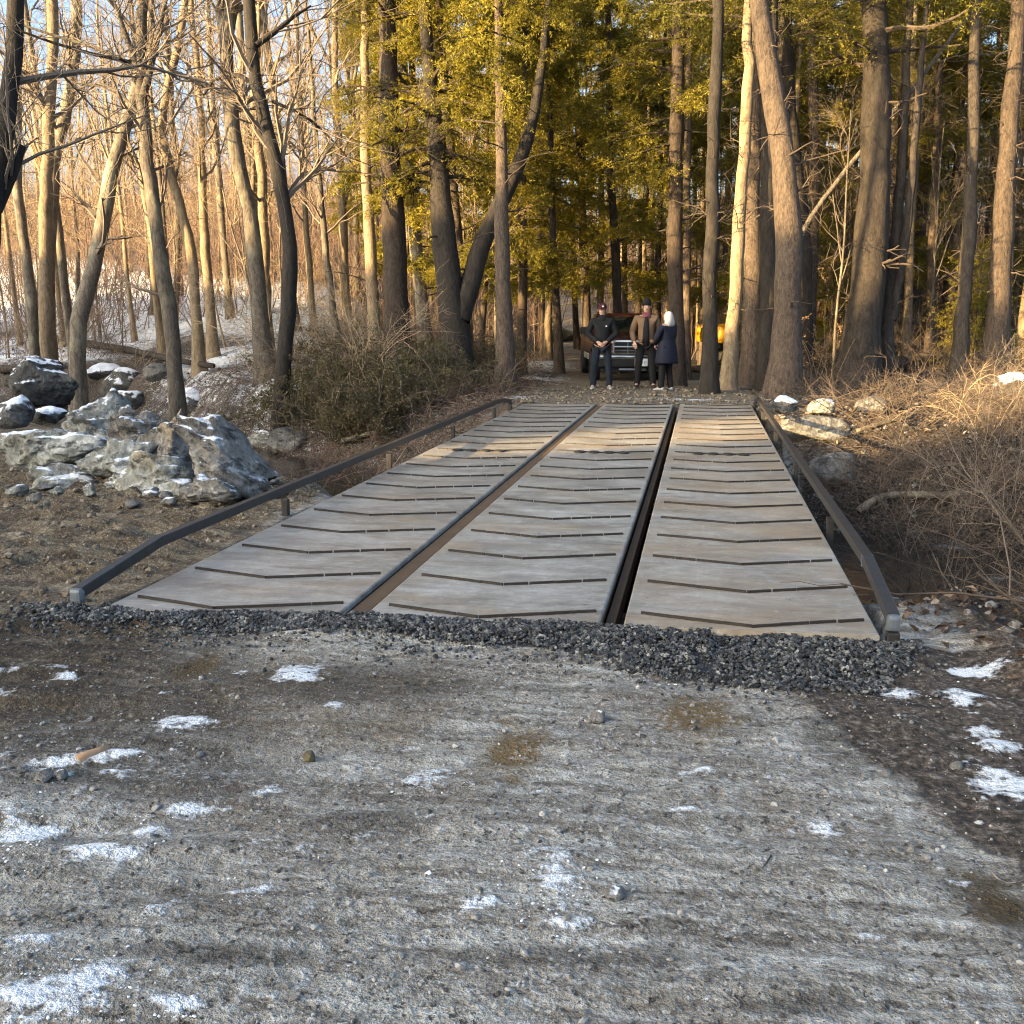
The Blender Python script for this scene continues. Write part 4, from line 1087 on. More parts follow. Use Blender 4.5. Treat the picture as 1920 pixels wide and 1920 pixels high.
def proto_shrub(seed, h, n, spread, tw, arch=-0.06, leaves=None, nleaf=0, name="shrub"):
    rng = np.random.default_rng(seed)
    b = np.zeros((n, 3)); b[:, :2] = rng.normal(size=(n, 2)) * spread * .35; b[:, 2] = -0.05
    d = rng.normal(size=(n, 3)) * np.array((1, 1, .3)) * 0.55 + np.array((0, 0, 1.0)); d = unit(d)
    L = h * rng.uniform(.6, 1.25, n); pts = [b]
    for i in range(7):
        d = unit(d + rng.normal(size=d.shape) * .16 + np.array((0, 0, arch * i * .5))); pts.append(pts[-1] + d * (L / 7)[:, None])
    P = np.stack(pts, 1); R = (0.006 + 0.006 * rng.random(n))[:, None] * np.linspace(1, .4, 8)
    mb = MB(); mb.tubes(P, R, 4)
    P2, R2 = sprout(P, R, 7, h * .15, h * .45, .4, 1.0, 4, .6, rng, .2, 1, .2, arch, .003, .5); mb.tubes(P2, R2, 3)
    P3, R3 = sprout(P2, R2, 4, h * .06, h * .2, .4, 1.1, 3, .7, rng, .2, 1, .22, 0, .0024, .6); mb.tubes(P3, R3, 3)
    e = empty(name)
    mb.build("stems", M[tw], e)
    if leaves:
        k = rng.integers(0, len(P3), nleaf); j = rng.integers(0, 4, nleaf); p = P3[k, j] + rng.normal(size=(nleaf, 3)) * .03
        a = unit(rng.normal(size=(nleaf, 3))); w = unit(np.cross(a, rng.normal(size=(nleaf, 3)))); s = rng.uniform(.012, .028, nleaf)[:, None]
        V = np.stack([p - a * s, p + w * s * .6, p + a * s, p - w * s * .6], 1).reshape(-1, 3)
        mk("foliage", V, np.arange(len(V)).reshape(-1, 4), M[leaves], e, False)
    return e


def spots(n, pxr, dr, minsep, rng, ok=lambda x, y: True, taken=TREES_XY, power=1.0):
    out = []; tries = 0
    while len(out) < n and tries < n * 60:
        tries += 1
        d = dr[0] + (dr[1] - dr[0]) * rng.random() ** power; px = rng.uniform(*pxr)
        p = at_depth(px, 595, d); x, y = p[0], p[1]
        if abs(x - np.interp(y, RY, RX)) < 2.9 and y < 75: continue
        if abs(creek_sd(x, y)) < 2.6 and x > -40: continue
        if y < 17.5 and -4 < x < 1.6: continue
        if not ok(x, y): continue
        if any((x - a) ** 2 + (y - b) ** 2 < minsep ** 2 for a, b in taken): continue
        taken.append((x, y)); out.append((x, y))
    return out


rs = np.random.default_rng(99)


def scatter(protos, pts, label, group, smin=.8, smax=1.2, cat="tree", sink=0.0):
    used = set()
    for i, (x, y) in enumerate(pts):
        k = int(rs.integers(0, len(protos))); o = protos[k]
        if k in used: o = copy_tree(o)
        used.add(k)
        s = rs.uniform(smin, smax); o.location = (x, y, g1(x, y) - sink); o.scale = (s, s, s * rs.uniform(.9, 1.1))
        o.rotation_euler = (rs.normal() * .03, rs.normal() * .03, rs.uniform(0, 6.28))
        tag(o, label, cat, group)
    for k, o in enumerate(protos):
        if k not in used:
            for c in list(o.children): bpy.data.objects.remove(c)
            bpy.data.objects.remove(o)


def fresh(fn, args): return [fn(*a) for a in args]


BARE = [(101, 14, .13, "bark_grey", "twig"), (102, 16, .15, "bark_tan", "twig_tan"), (103, 12, .10, "bark_tan", "twig_tan"), (104, 17, .17, "bark_grey", "twig"), (105, 13, .09, "bark_tan", "twig_tan"), (106, 15, .12, "bark_grey", "twig_red")]
pb = fresh(proto_bare, BARE)
p_near = spots(26, (-120, 960), (27, 44), 1.5, rs)
p_far = spots(84, (-200, 1000), (44, 105), 1.8, rs, power=0.8)
for o, (x, y) in zip(pb, p_near[:6]): pass
scatter(pb, p_near, "slender leafless tree in the woods beyond the creek, left of the road", "leafless trees beyond the creek")
pb2 = [copy_tree(o) for o in pb]
scatter(pb2, p_far, "distant leafless tree deep in the left-hand woods", "distant leafless trees on the left")
ps = [proto_bare(a, h, r, bk, tw, 10) for a, h, r, bk, tw in ((111, 7, .035, "bark_tan", "twig_tan"), (112, 5.5, .03, "bark_tan", "twig_tan"), (113, 8.5, .045, "bark_grey", "twig_tan"), (114, 4.5, .025, "bark_tan", "twig_red"))]
for o in ps: o.name = "sapling"
scatter(ps, spots(64, (-100, 960), (25, 60), 0.7, rs), "thin bare sapling in the understory left of the road", "saplings left of the road")
ps2 = [proto_bare(a, h, r, bk, tw, 9) for a, h, r, bk, tw in ((115, 7, .04, "bark_grey", "twig"), (116, 5.5, .03, "bark_pine", "twig_dark"), (117, 8, .045, "bark_grey", "twig"))]
for o in ps2: o.name = "sapling"
scatter(ps2, spots(40, (1260, 2050), (23, 50), 0.7, rs), "thin bare sapling among the trunks right of the road", "saplings right of the road")
pc = [proto_conifer(121, 17, .19, "bark_hemlock", "needles", 5.0, 2.8, 44), proto_conifer(122, 15, .15, "bark_tan", "needles", 4.4, 2.4, 42), proto_conifer(123, 19, .22, "bark_hemlock", "needles", 6.5, 2.8, 42)]
scatter(pc, spots(9, (690, 1300), (38, 80), 2.0, rs), "evergreen with golden-green boughs further down the road", "evergreens down the road")
ev = []
for (px, d) in [(790, 28), (885, 26), (900, 33), (975, 28), (1050, 30), (1100, 33), (1165, 31), (1235, 34), (1020, 40), (1320, 36), (845, 40), (940, 44), (1085, 46), (1190, 42), (700, 38)]:
    p = at_depth(px, 595, d); TREES_XY.append((p[0], p[1])); ev.append((p[0], p[1]))
pe = [proto_conifer(125, 16, .15, "bark_hemlock", "needles", 2.6, 2.8, 60, per=28, size=(.09, .16)), proto_conifer(126, 14, .12, "bark_pine", "needles", 2.4, 2.5, 56, per=28, size=(.09, .16)), proto_conifer(127, 17, .16, "bark_hemlock", "needles", 3.0, 3.0, 60, per=28, size=(.09, .16))]
scatter(pe, ev, "hemlock with low golden boughs hanging beside the road", "hemlocks with low boughs by the road", .9, 1.1)
pq = [proto_conifer(131, 18, .16, "bark_tan", "needles_dark", 8.0, 2.4, 34, "pine_tree"), proto_conifer(132, 16, .12, "bark_tan", "needles_dark", 7.0, 2.0, 30, "pine_tree"), proto_conifer(133, 19, .20, "bark_pine", "needles", 9.0, 2.6, 34, "pine_tree"), proto_conifer(134, 15, .10, "bark_tan", "needles", 6.0, 2.0, 30, "pine_tree")]
scatter(pq, spots(54, (1230, 2080), (27, 50), 1.3, rs), "tall straight conifer trunk in the right-hand woods", "conifers in the right-hand woods")
pq2 = [copy_tree(o) for o in pq]
pb3 = [copy_tree(o) for o in pb2]
scatter(pb3, spots(56, (900, 2050), (42, 100), 1.5, rs), "distant leafless tree far back between the evergreens", "distant leafless trees between the evergreens")
scatter(pq2, spots(44, (940, 2150), (48, 105), 1.8, rs, power=.8), "distant conifer deep in the woods behind the road", "distant conifers")
py_ = [proto_conifer(141, 5.0, .05, "bark_hemlock", "needles", 0.4, 1.5, 40, "young_hemlock", 18, (0.06, 0.10)), proto_conifer(142, 3.4, .04, "bark_hemlock", "needles", 0.3, 1.2, 34, "young_hemlock", 18, (0.06, 0.10)), proto_conifer(143, 7.0, .07, "bark_hemlock", "needles", 0.8, 1.8, 46, "young_hemlock", 18, (0.06, 0.10))]
scatter(py_, spots(32, (1280, 2050), (26, 55), 1.5, rs), "young golden-green evergreen in the understory on the right", "young evergreens on the right")

er = []
for (px, d) in [(1395, 33), (1530, 34), (1585, 42), (1665, 36), (1775, 34), (1850, 40), (1935, 35), (1500, 50)]:
    p = at_depth(px, 595, d); TREES_XY.append((p[0], p[1])); er.append((p[0], p[1]))
scatter([copy_tree(o) for o in pe], er, "hemlock with golden-green boughs standing behind the right-hand trunks", "hemlocks behind the right-hand trunks", .8, 1.1)
# shrubs and brush
pu = [proto_shrub(151, 1.6, 16, .8, "twig"), proto_shrub(152, 2.2, 14, .8, "twig_tan", -.03), proto_shrub(153, 1.3, 18, .9, "twig_red", -.09)]
scatter(pu, spots(12, (-60, 560), (24, 42), 0.8, rs) + spots(40, (560, 960), (20, 42), 0.8, rs, lambda x, y: abs(x - np.interp(y, RY, RX)) > 4.6), "leafless brown shrub on the far creek bank", "leafless shrubs on the far bank", .7, 1.4, "shrub")
pr_ = [proto_shrub(161, 1.7, 8, .9, "twig_dark", -.10), proto_shrub(162, 2.1, 7, .9, "twig", -.05), proto_shrub(163, 1.1, 10, 1.0, "twig_dark", -.12), proto_shrub(164, 1.4, 9, 1.0, "twig_dark", -.12)]
pts = []
for (px, py) in [(1750, 640), (1830, 660), (1900, 640), (1700, 690), (1790, 720), (1860, 720), (1920, 740), (1690, 760), (1760, 790), (1840, 800), (1910, 810), (1660, 830), (1720, 870), (1800, 880), (1880, 900), (1660, 930), (1850, 985), (1935, 1060), (1570, 735), (1900, 1130)]:
    p, _ = hit(px, py); pts.append((p[0] + rs.normal() * .15, p[1] + rs.normal() * .15))
for q in range(24):
    p, _ = hit(rs.uniform(1640, 1990), rs.uniform(760, 1120)); pts.append((max(p[0], 2.8 if p[1] < 10 else 2.2), p[1]))
scatter(pr_, pts, "tangled leafless bush on the right creek bank", "tangled bushes on the right bank", .42, .8, "shrub")
pr2 = [copy_tree(o) for o in pr_]
scatter(pr2, spots(24, (1500, 2050), (24, 42), 0.9, rs), "leafless tan shrub among the right-hand trunks", "tan shrubs in the right-hand woods", .7, 1.4, "shrub")
pg = [proto_shrub(171, 1.1, 20, 1.0, "twig_red", -.08, "shrub_leaf", 5200, "green_shrub"), proto_shrub(172, 0.9, 18, 1.0, "twig", -.10, "shrub_leaf", 4400, "green_shrub")]
pts = []
for (px, py) in [(660, 822), (590, 792), (625, 812), (705, 812), (700, 800), (640, 770), (740, 780), (690, 740), (780, 750), (830, 740), (740, 720), (870, 720), (800, 710), (905, 720), (850, 690), (900, 690), (560, 800), (530, 785), (930, 715), (600, 740)]:
    p, _ = hit(px, py); pts.append((min(p[0], -3.75), p[1]))
scatter(pg, pts, "low green-brown brush growing between the left rail and the creek", "green-brown brush beside the left rail", .7, 1.15, "shrub")
beech = proto_shrub(181, 2.2, 9, .6, "twig_tan", 0.0, "dry_leaf", 2000, "beech_sapling")
p = at_depth(1535, 640, 25); beech.location = (p[0], p[1], g1(p[0], p[1])); tag(beech, "young beech holding orange-brown dry leaves right of the leaning trunk", "tree")
b2 = copy_tree(beech); p = at_depth(985, 640, 27.0); b2.location = (p[0], p[1], g1(p[0], p[1])); b2.scale = (.55, .55, .5); tag(b2, "small orange-leaved beech sapling at the left road edge behind the slim trunk", "tree")

pts = []
for (px, py) in [(1760, 610), (1890, 700), (1700, 660), (1850, 800)]:
    p, _ = hit(px, py); pts.append((p[0], p[1]))
scatter([proto_shrub(165, 2.2, 8, .8, "twig_tan", -.05), proto_shrub(166, 1.6, 9, .9, "twig_tan", -.09)], pts, "pale tan arching bush standing out on the right bank", "pale arching bushes on the right bank", .6, 1.0, "shrub")

# leaf litter and fine sticks on the ground
def litter_mesh(name, x, y, mat, s0, s1, label, rng):
    n = len(x); p = np.stack([x, y, gz(x, y) + 0.012], -1)
    a = rng.normal(size=(n, 3)); a[:, 2] *= .35; a = unit(a); up = rng.normal(size=(n, 3)) * .35 + np.array((0, 0, 1.0))
    w = unit(np.cross(a, up)); s = rng.uniform(s0, s1, n)[:, None]; c = np.cross(w, a) * s * rng.uniform(0.1, .5, (n, 1))
    V = np.stack([p - a * s, p + w * s * .55 + c, p + a * s, p - w * s * .55 + c], 1).reshape(-1, 3)
    return tag(mk(name, V, np.arange(4 * n).reshape(-1, 4), mat, None, False), label, "leaves", None, "stuff")


t = NT("leaf_litter"); v = t.n("ShaderNodeSeparateColor"); t.t.links.new(t.vor(t.coord("Object"), 14), v.inputs[0])
M["leaf_litter"] = t.done(t.ramp(v.outputs[0], [(0, (0.03, 0.02, 0.014)), (.4, (0.075, 0.048, 0.032)), (.75, (0.15, 0.10, 0.066)), (1, (0.30, 0.24, 0.18))]), 0.85)
rl = np.random.default_rng(55)
n = 34000
x = rl.uniform(1.0, 14, n) ; y = rl.uniform(4.0, 34, n); k = (np.abs(creek_sd(x, y)) > 1.4) & ((y > 5) | (x > 1.35)) & (np.abs(x - np.interp(y, RY, RX)) > 2.2)
litter_mesh("right_leaf_litter", x[k], y[k], M["leaf_litter"], .015, .05, "dead brown leaves covering the right bank and woods floor", rl).name = "leaf_litter"
n = 9000; x = rl.uniform(-30, -4, n); y = rl.uniform(14, 46, n); k = (creek_sd(x, y) > 1.2) & (np.abs(x - np.interp(y, RY, RX)) > 2.4) & (fbm(x * .4, y * .4, 3, 8) > .42)
litter_mesh("leaf_litter", x[k], y[k], M["leaf_litter"], .03, .07, "dead brown leaves lying in the snow on the far left bank", rl)


def stick_mass(name, x, y, L0, L1, mat, label, rng, r=(.003, .009), lift=.25):
    n = len(x); p = np.stack([x, y, gz(x, y) + rng.uniform(0, .06, n)], -1)
    d = rng.normal(size=(n, 3)); d[:, 2] = np.abs(d[:, 2]) * lift; d = unit(d); L = rng.uniform(L0, L1, n)[:, None]
    pts = [p]
    for i in range(4):
        d = unit(d + rng.normal(size=d.shape) * .2); pts.append(pts[-1] + d * L / 4)
    P = np.stack(pts, 1); R = rng.uniform(*r, n)[:, None] * np.linspace(1, .5, 5)
    mb = MB(); mb.tubes(P, R, 4)
    P2, R2 = sprout(P, R, 3, .1, .4, .4, 1.0, 3, .7, rng, .2, 1, .2, .02, .002, .6); mb.tubes(P2, R2, 3)
    return tag(mb.build(name, M[mat]), label, "twigs", None, "stuff")


n = 2800
x = rl.uniform(1.2, 9, n); x = np.where(x < 1.9, 1.9 + (x - 1.2), x); y = rl.uniform(5.0, 22, n); k = (x < 2.5 + y * .28)
stick_mass("fallen_twigs", x[k], y[k], .3, 1.3, "twig_dark", "fallen twigs and vine stems tangled over the right bank", rl)
x = rl.uniform(-12, -3.5, n); y = rl.uniform(13, 24, n); k = creek_sd(x, y) > -.5
stick_mass("fallen_twigs", x[k], y[k], .3, 1.1, "twig_red", "fallen twigs lying over the far left bank", rl)

rt_ = np.random.default_rng(77); n = 5600
d_ = 38 + 75 * rt_.random(n) ** .9; pxx = rt_.uniform(-250, 2150, n)
Pd = EYE + (FW + (pxx[:, None] - 960) / F * RT) * d_[:, None]
x, y = Pd[:, 0], Pd[:, 1]; k = np.abs(x - np.interp(y, RY, RX)) > 2.5; x, y = x[k], y[k]; n = len(x)
b = np.stack([x, y, gz(x, y, False) - .1], -1); d = unit(rt_.normal(size=(n, 3)) * .22 + np.array((0, 0, 1.0))); L = rt_.uniform(1.5, 6.5, n)[:, None]; pts = [b]
for i in range(6):
    d = unit(d + rt_.normal(size=d.shape) * .10); pts.append(pts[-1] + d * L / 6)
P = np.stack(pts, 1); R = rt_.uniform(.010, .028, n)[:, None] * np.linspace(1, .4, 7); mb = MB(); mb.tubes(P, R, 3)
P2, R2 = sprout(P, R, 9, .5, 1.6, .3, 1.0, 3, .6, rt_, .15, 1, .2, .06, .006, .5); mb.tubes(P2, R2, 3)
tag(mb.build("undergrowth", M["twig_red"]), "tan mass of bare undergrowth far back in the woods", "undergrowth", None, "stuff")
n = 2600
x = RNG.uniform(-4.2, 2.6, n); y = 17.7 + 5.5 * RNG.random(n) ** 1.3
ok = y > far_y(x) + .02; x, y = x[ok], y[ok]
tag(stones("road_rubble", np.stack([x, y, gz(x, y)], -1), 0.012 + 0.05 * RNG.random(len(x)) ** 4, M["clod"], 0.7, 6), "rubble and frozen clods on the road at the far end of the bridge", "rubble", kind="stuff")

# single sticks, logs, stump
def log(name, pix, w0, w1, mat, label, lift=0.0, end_mat=None, k=9, cat="log", dz=0.0):
    pts = []; rr = []
    for i, (px, py) in enumerate(pix):
        p, tt = hit(px, py); wv = (w0 + (w1 - w0) * i / (len(pix) - 1)) * tt / F / 2
        pts.append(p + np.array((0, 0, wv * .6 + lift))); rr.append(wv)
    P, R = resample(pts, rr, max(.04, np.linalg.norm(pts[0] - pts[-1]) / 14))
    base = P[0].copy(); R = R * (1 + .06 * np.sin(np.arange(len(R)) * 2.1))
    mb = MB(); mb.tubes(P - base, R, k, 0, cap=True)
    o = mb.build(name, M[mat], None, True); o.location = base + np.array((0, 0, dz))
    tag(o, label, cat)
    if end_mat:
        d = unit(P[0] - P[1]); q = Vector(d).to_track_quat('Z', 'Y').to_matrix()
        th = np.linspace(0, 6.283, 14, endpoint=False)
        m2 = MB(); rings = []
        for s_, z in ((.93, .0), (.9, .012), (.4, .016)):
            rings.append([np.array(q @ Vector((R[0] * s_ * math.cos(a), R[0] * s_ * math.sin(a), z))) for a in th])
        m2.loft(rings); m2.build("cut_end", M[end_mat], o)
    return o


M["cut_wood"] = simple("fresh_cut_wood", (0.42, 0.19, 0.075), 0.8, 0, .3, 14)
M["bare_wood"] = simple("split_bare_wood", (0.30, 0.19, 0.11), 0.8, 0, .5, 30)
log("fallen_branch", [(1608, 978), (1645, 948), (1720, 944), (1800, 952), (1850, 925)], 16, 9, "bark_grey", "thick crooked fallen branch lying across the dark right bank", .10)
log("fallen_log", [(1602, 722), (1640, 708), (1690, 690)], 40, 26, "bark_pine", "sawn log with fresh orange cut end beside the massive trunk", .03, "cut_wood")
log("fallen_log", [(1640, 690), (1700, 676), (1790, 672)], 16, 12, "bark_grey", "grey log lying on the woods floor behind the sawn orange one", .02)
log("fallen_log", [(1605, 818), (1660, 800), (1710, 790)], 10, 7, "bark_grey", "slim weathered log on the right bank above the boulder", .05)
log("fallen_log", [(0, 702), (60, 698), (112, 694)], 16, 14, "bark_dark", "dark straight fallen log at the left edge above the boulders", .08)
log("fallen_log", [(60, 640), (160, 655), (260, 672), (330, 690), (400, 700)], 16, 10, "bark_dark", "long dark fallen trunk slanting down across the snowy slope", .15)
log("fallen_branch", [(640, 842), (690, 828), (740, 815)], 10, 6, "bark_grey", "pale dead branch lying in the brush left of the rail", .12)
log("fallen_branch", [(700, 950), (760, 870), (845, 700)], 4, 2, "twig_tan", "long thin leaning dead stem rising from the brush", .2)
log("fallen_branch", [(1268, 690), (1320, 700), (1358, 708)], 9, 7, "bark_tan", "pale snowy stick lying at the foot of the wavy trunk", .02)
log("broken_branch", [(146, 1432), (172, 1420), (204, 1408)], 22, 17, "bare_wood", "short thick broken branch with peeled reddish wood on the dark dirt", 0, k=9, cat="branch")
M["stick"] = simple("dry_stick", (0.20, 0.165, 0.13), 0.9, 0, .35, 20)
M["stick_dark"] = simple("damp_stick", (0.06, 0.048, 0.038), 0.85, 0, .35, 20)
for pix, w0, w1, mt, lb in [
    ([(1848, 1562), (1846, 1615), (1862, 1645), (1888, 1666), (1925, 1650)], 5, 3, "stick", "long bent bare twig at the right road edge"),
    ([(1858, 1645), (1820, 1672), (1792, 1702)], 4, 3, "stick", "side twig curving down from the long bent one"),
    ([(1418, 1646), (1432, 1628), (1446, 1606)], 5, 4, "stick_dark", "short upright-looking dark twig on the grey road right of centre"),
    ([(1545, 1708), (1600, 1716), (1655, 1714), (1690, 1700)], 3, 2, "stick_dark", "thin curved dark twig lying on the grey road"),
    ([(1156, 1655), (1180, 1665), (1200, 1672)], 5, 3, "stick", "small pale twig right of the central snow patch"),
    ([(1300, 1499), (1345, 1496), (1395, 1493)], 3, 2, "stick", "thin straight twig lying level on the grey road"),
    ([(1690, 1800), (1745, 1793), (1825, 1755)], 3, 2, "stick_dark", "thin dark twig near the lower right corner"),
    ([(1800, 1724), (1820, 1714)], 8, 6, "stick_dark", "short thick dark stick below the side twig"),
    ([(1785, 1555), (1815, 1540)], 6, 4, "stick_dark", "short dark stick beside the brown dirt patch"),
    ([(1710, 1554), (1760, 1562), (1785, 1576)], 3, 2, "stick_dark", "faint curved twig on the right side of the road"),
    ([(1600, 1532), (1630, 1540), (1650, 1548)], 4, 2, "stick_dark", "small dark twig between the grey road and right edge"),
    ([(1740, 1930), (1800, 1875), (1822, 1850)], 4, 2, "stick_dark", "dark twig slanting up in the lower right corner"),
]:
    log("twig", pix, w0, w1, mt, lb, 0.0, None, 6, "twig", 0.001)

# ------------------------------------------------------------------ people
def skin_body(name, verts, edges, mat, parent=None, sub=2, root=0, post=None):
    bm = bmesh.new(); lay = bm.verts.layers.skin.verify()
    vs = []
    for i, (x, y, z, r) in enumerate(verts):
        v = bm.verts.new((x, y, z)); v[lay].radius = (r, r) if not isinstance(r, tuple) else r; v[lay].use_root = (i == root); vs.append(v)
    for a, b in edges: bm.edges.new((vs[a], vs[b]))
    me = bpy.data.meshes.new(name); bm.to_mesh(me); bm.free()
    o = bpy.data.objects.new(name, me); COL.objects.link(o)
    md = o.modifiers.new("skin", 'SKIN'); md.use_smooth_shade = True
    s = o.modifiers.new("sub", 'SUBSURF'); s.levels = sub; s.render_levels = sub
    dg = bpy.context.evaluated_depsgraph_get(); dg.update()
    m2 = bpy.data.meshes.new_from_object(o.evaluated_get(dg))
    bpy.data.objects.remove(o); bpy.data.meshes.remove(me)
    if post: 
        for v in m2.vertices: v.co = post(v.co)
    m2.materials.clear(); m2.materials.append(mat)
    for p in m2.polygons: p.use_smooth = True
    o = bpy.data.objects.new(name, m2); COL.objects.link(o)
    if parent is not None: o.parent = parent
    return o


M["skin"] = simple("skin", (0.42, 0.25, 0.18), 0.55, 0, .1, 12)
M["black_cloth"] = simple("black_jacket_cloth", (0.007, 0.0075, 0.009), 0.85, 0, .4, 9)
M["black_denim"] = simple("dark_denim", (0.008, 0.013, 0.021), 0.85, 0, .4, 14)
M["black_trouser"] = simple("black_trouser_cloth", (0.006, 0.006, 0.007), 0.85, 0, .4, 14)
M["brown_canvas"] = simple("brown_canvas_jacket", (0.15, 0.095, 0.055), 0.9, 0, .25, 10)
M["navy_cloth"] = simple("navy_coat_cloth", (0.006, 0.008, 0.020), 0.8, 0, .35, 8)
M["white_hair"] = simple("white_hair", (0.40, 0.40, 0.395), 0.75, 0, .35, 30)
M["shoe_white"] = simple("pale_shoe", (0.32, 0.32, 0.32), 0.6, 0, .2, 20)
M["shoe_dark"] = simple("dark_boot", (0.02, 0.018, 0.016), 0.6, 0, .3, 20)
M["cap_red"] = simple("dark_red_cap", (0.045, 0.012, 0.014), 0.8, 0, .4, 20)
M["plaid"] = simple("reddish_plaid_shirt", (0.13, 0.04, 0.045), 0.85, 0, .8, 40)
M["white_print"] = simple("white_print", (0.7, 0.7, 0.7), 0.6, 0, .05)
M["eye"] = simple("eye_dark", (0.03, 0.025, 0.02), 0.3, 0, .1)


def person(label, loc, face, hgt, arms, legs, outfit):
    """face: heading the person looks to (0 = -Y, towards the bridge); arms: ((elbow),(wrist)) left/right in body metres at 1.75 m height"""
    e = empty("person", loc, face); k = hgt / 1.75; e.scale = (k, k, k)
    tag(e, label, "person", None)
    V = [(0, 0, .95, .125), (0, 0, 1.08, .115), (0, .005, 1.26, .135), (0, .01, 1.40, .105), (0, 0, 1.50, .052), (0, -.012, 1.565, .066), (0, -.008, 1.635, .086), (0, .0, 1.70, .075), (0, -.10, 1.615, .017)]
    Eg = [(0, 1), (1, 2), (2, 3), (3, 4), (4, 5), (5, 6), (6, 7), (6, 8)]
    hands = []
    for sx, (el, wr) in ((-1, arms[0]), (1, arms[1])):
        b = len(V)
        V += [(sx * .185, .01, 1.405, .062), (*el, .042), (*wr, .027)]
        Eg += [(3, b), (b, b + 1), (b + 1, b + 2)]
        d = unit(np.array(wr) - np.array(el)); pm = np.array(wr) + d * .06
        V.append((*pm, .034)); Eg.append((b + 2, b + 3))
        side = unit(np.cross(d, np.array((0, 1.0, .2)))); nrm = np.cross(side, d)
        for fi, (o_, ln) in enumerate(((-.03, .065), (-.011, .078), (.011, .073), (.03, .058))):
            q0 = pm + d * .03 + side * o_; q1 = q0 + d * ln * .5 + nrm * .006; q2 = q1 + d * ln * .4 + nrm * .022
            i = len(V); V += [(*q0, .0095), (*q1, .009), (*q2, .0075)]; Eg += [(b + 3, i), (i, i + 1), (i + 1, i + 2)]
        th0 = np.array(wr) + d * .03 - side * .036; th1 = th0 + d * .035 - side * .022 + nrm * .01
        i = len(V); V += [(*th0, .012), (*th1, .009)]; Eg += [(b + 3, i), (i, i + 1)]
    for sx, (kn, an) in ((-1, legs[0]), (1, legs[1])):
        b = len(V)
        V += [(sx * .095, 0, .90, .088), (*kn, .058), (*an, .038), (an[0] + sx * .02, an[1] - .13, .035, .033)]
        Eg += [(0, b), (b, b + 1), (b + 1, b + 2), (b + 2, b + 3)]
    skin_body("body", V, Eg, M["skin"], e)
    # face
    for sx in (-1, 1):
        mb = MB(); th = np.linspace(0, 6.283, 8, endpoint=False)
        mb.loft([[(sx * .032 + .011 * s * math.cos(a), y, 1.642 + .008 * s * math.sin(a)) for a in th] for s, y in ((1, -.082), (1, -.090), (.5, -.093))]); mb.build("eye", M["eye"], e)
    # trousers
    tv = [(0, 0, .98, .150)]; te = []
    for sx, (kn, an) in ((-1, legs[0]), (1, legs[1])):
        b = len(tv); tv += [(sx * .10, 0, .87, .108), (*kn, .080), (an[0], an[1], an[2] + .03, .070), (an[0], an[1], an[2] - .035, .072)]; te += [(0, b), (b, b + 1), (b + 1, b + 2), (b + 2, b + 3)]
    skin_body("trousers", tv, te, M[outfit["trousers"]], e)
    for sx, (kn, an) in ((-1, legs[0]), (1, legs[1])):
        mb = MB(); rings = []
        for (y, w, h) in ((.075, .034, .075), (.03, .042, .10), (-.05, .045, .085), (-.13, .05, .06), (-.175, .043, .045), (-.20, .02, .03)):
            rings.append([(an[0] + sx * .02 * (-y / .15) + w * math.cos(a), an[1] + y, max(0.0, h / 2 + h / 2 * math.sin(a))) for a in np.linspace(0, 6.283, 12, endpoint=False)])
        mb.loft(rings); mb.build("shoe", M[outfit["shoes"]], e, True)
    # jacket or coat
    hem = outfit["hem"]
    jv = [(0, .0, hem, outfit.get("hemr", .185)), (0, .0, 1.02, .178), (0, .005, 1.24, .180), (0, .012, 1.39, .135), (0, .01, 1.475, .085)]; je = [(0, 1), (1, 2), (2, 3), (3, 4)]
    for sx, (el, wr) in ((-1, arms[0]), (1, arms[1])):
        b = len(jv); d = unit(np.array(wr) - np.array(el))
        jv += [(sx * .19, .012, 1.40, .088), (*el, .068), (*(np.array(wr) + d * .005), .054)]; je += [(3, b), (b, b + 1), (b + 1, b + 2)]
    skin_body("jacket", jv, je, M[outfit["jacket"]], e, post=lambda c: Vector((c.x, c.y, c.z)))
    if outfit.get("open"):
        mb = MB(); rings = []
        for z, w, y in ((hem - .02, .06, -.150), (1.05, .07, -.160), (1.2, .06, -.168), (1.33, .045, -.150), (1.44, .03, -.10)):
            rings.append([(w * math.cos(a), y + .03 * math.sin(a), z) for a in np.linspace(0, 6.283, 10, endpoint=False)])
        mb.loft(rings); mb.build("shirt_front", M["black_cloth"], e, True)
        th = np.linspace(0, 6.283, 16, endpoint=False); mb = MB()
        mb.loft([[(r * math.cos(a), -.01 + r * 1.05 * math.sin(a), z) for a in th] for r, z in ((.115, 1.42), (.10, 1.47), (.078, 1.525), (.072, 1.52))], caps=False); mb.build("collar", M["plaid"], e, True)
        for sx in (-1, 1):
            mb = MB(); mb.box((sx * .12, -.165, hem + .07), (.085, .04, .06), ch=.012); mb.build("pocket_flap", M["brown_canvas"], e)
    else:
        th = np.linspace(0, 6.283, 16, endpoint=False); mb = MB()
        mb.loft([[(r * math.cos(a), .0 + r * math.sin(a), z) for a in th] for r, z in ((.115, 1.43), (.095, 1.475), (.082, 1.535), (.072, 1.53))], caps=False); mb.build("collar", M[outfit["jacket"]], e, True)
    # head wear / hair
    th = np.linspace(0, 6.283, 20, endpoint=False)
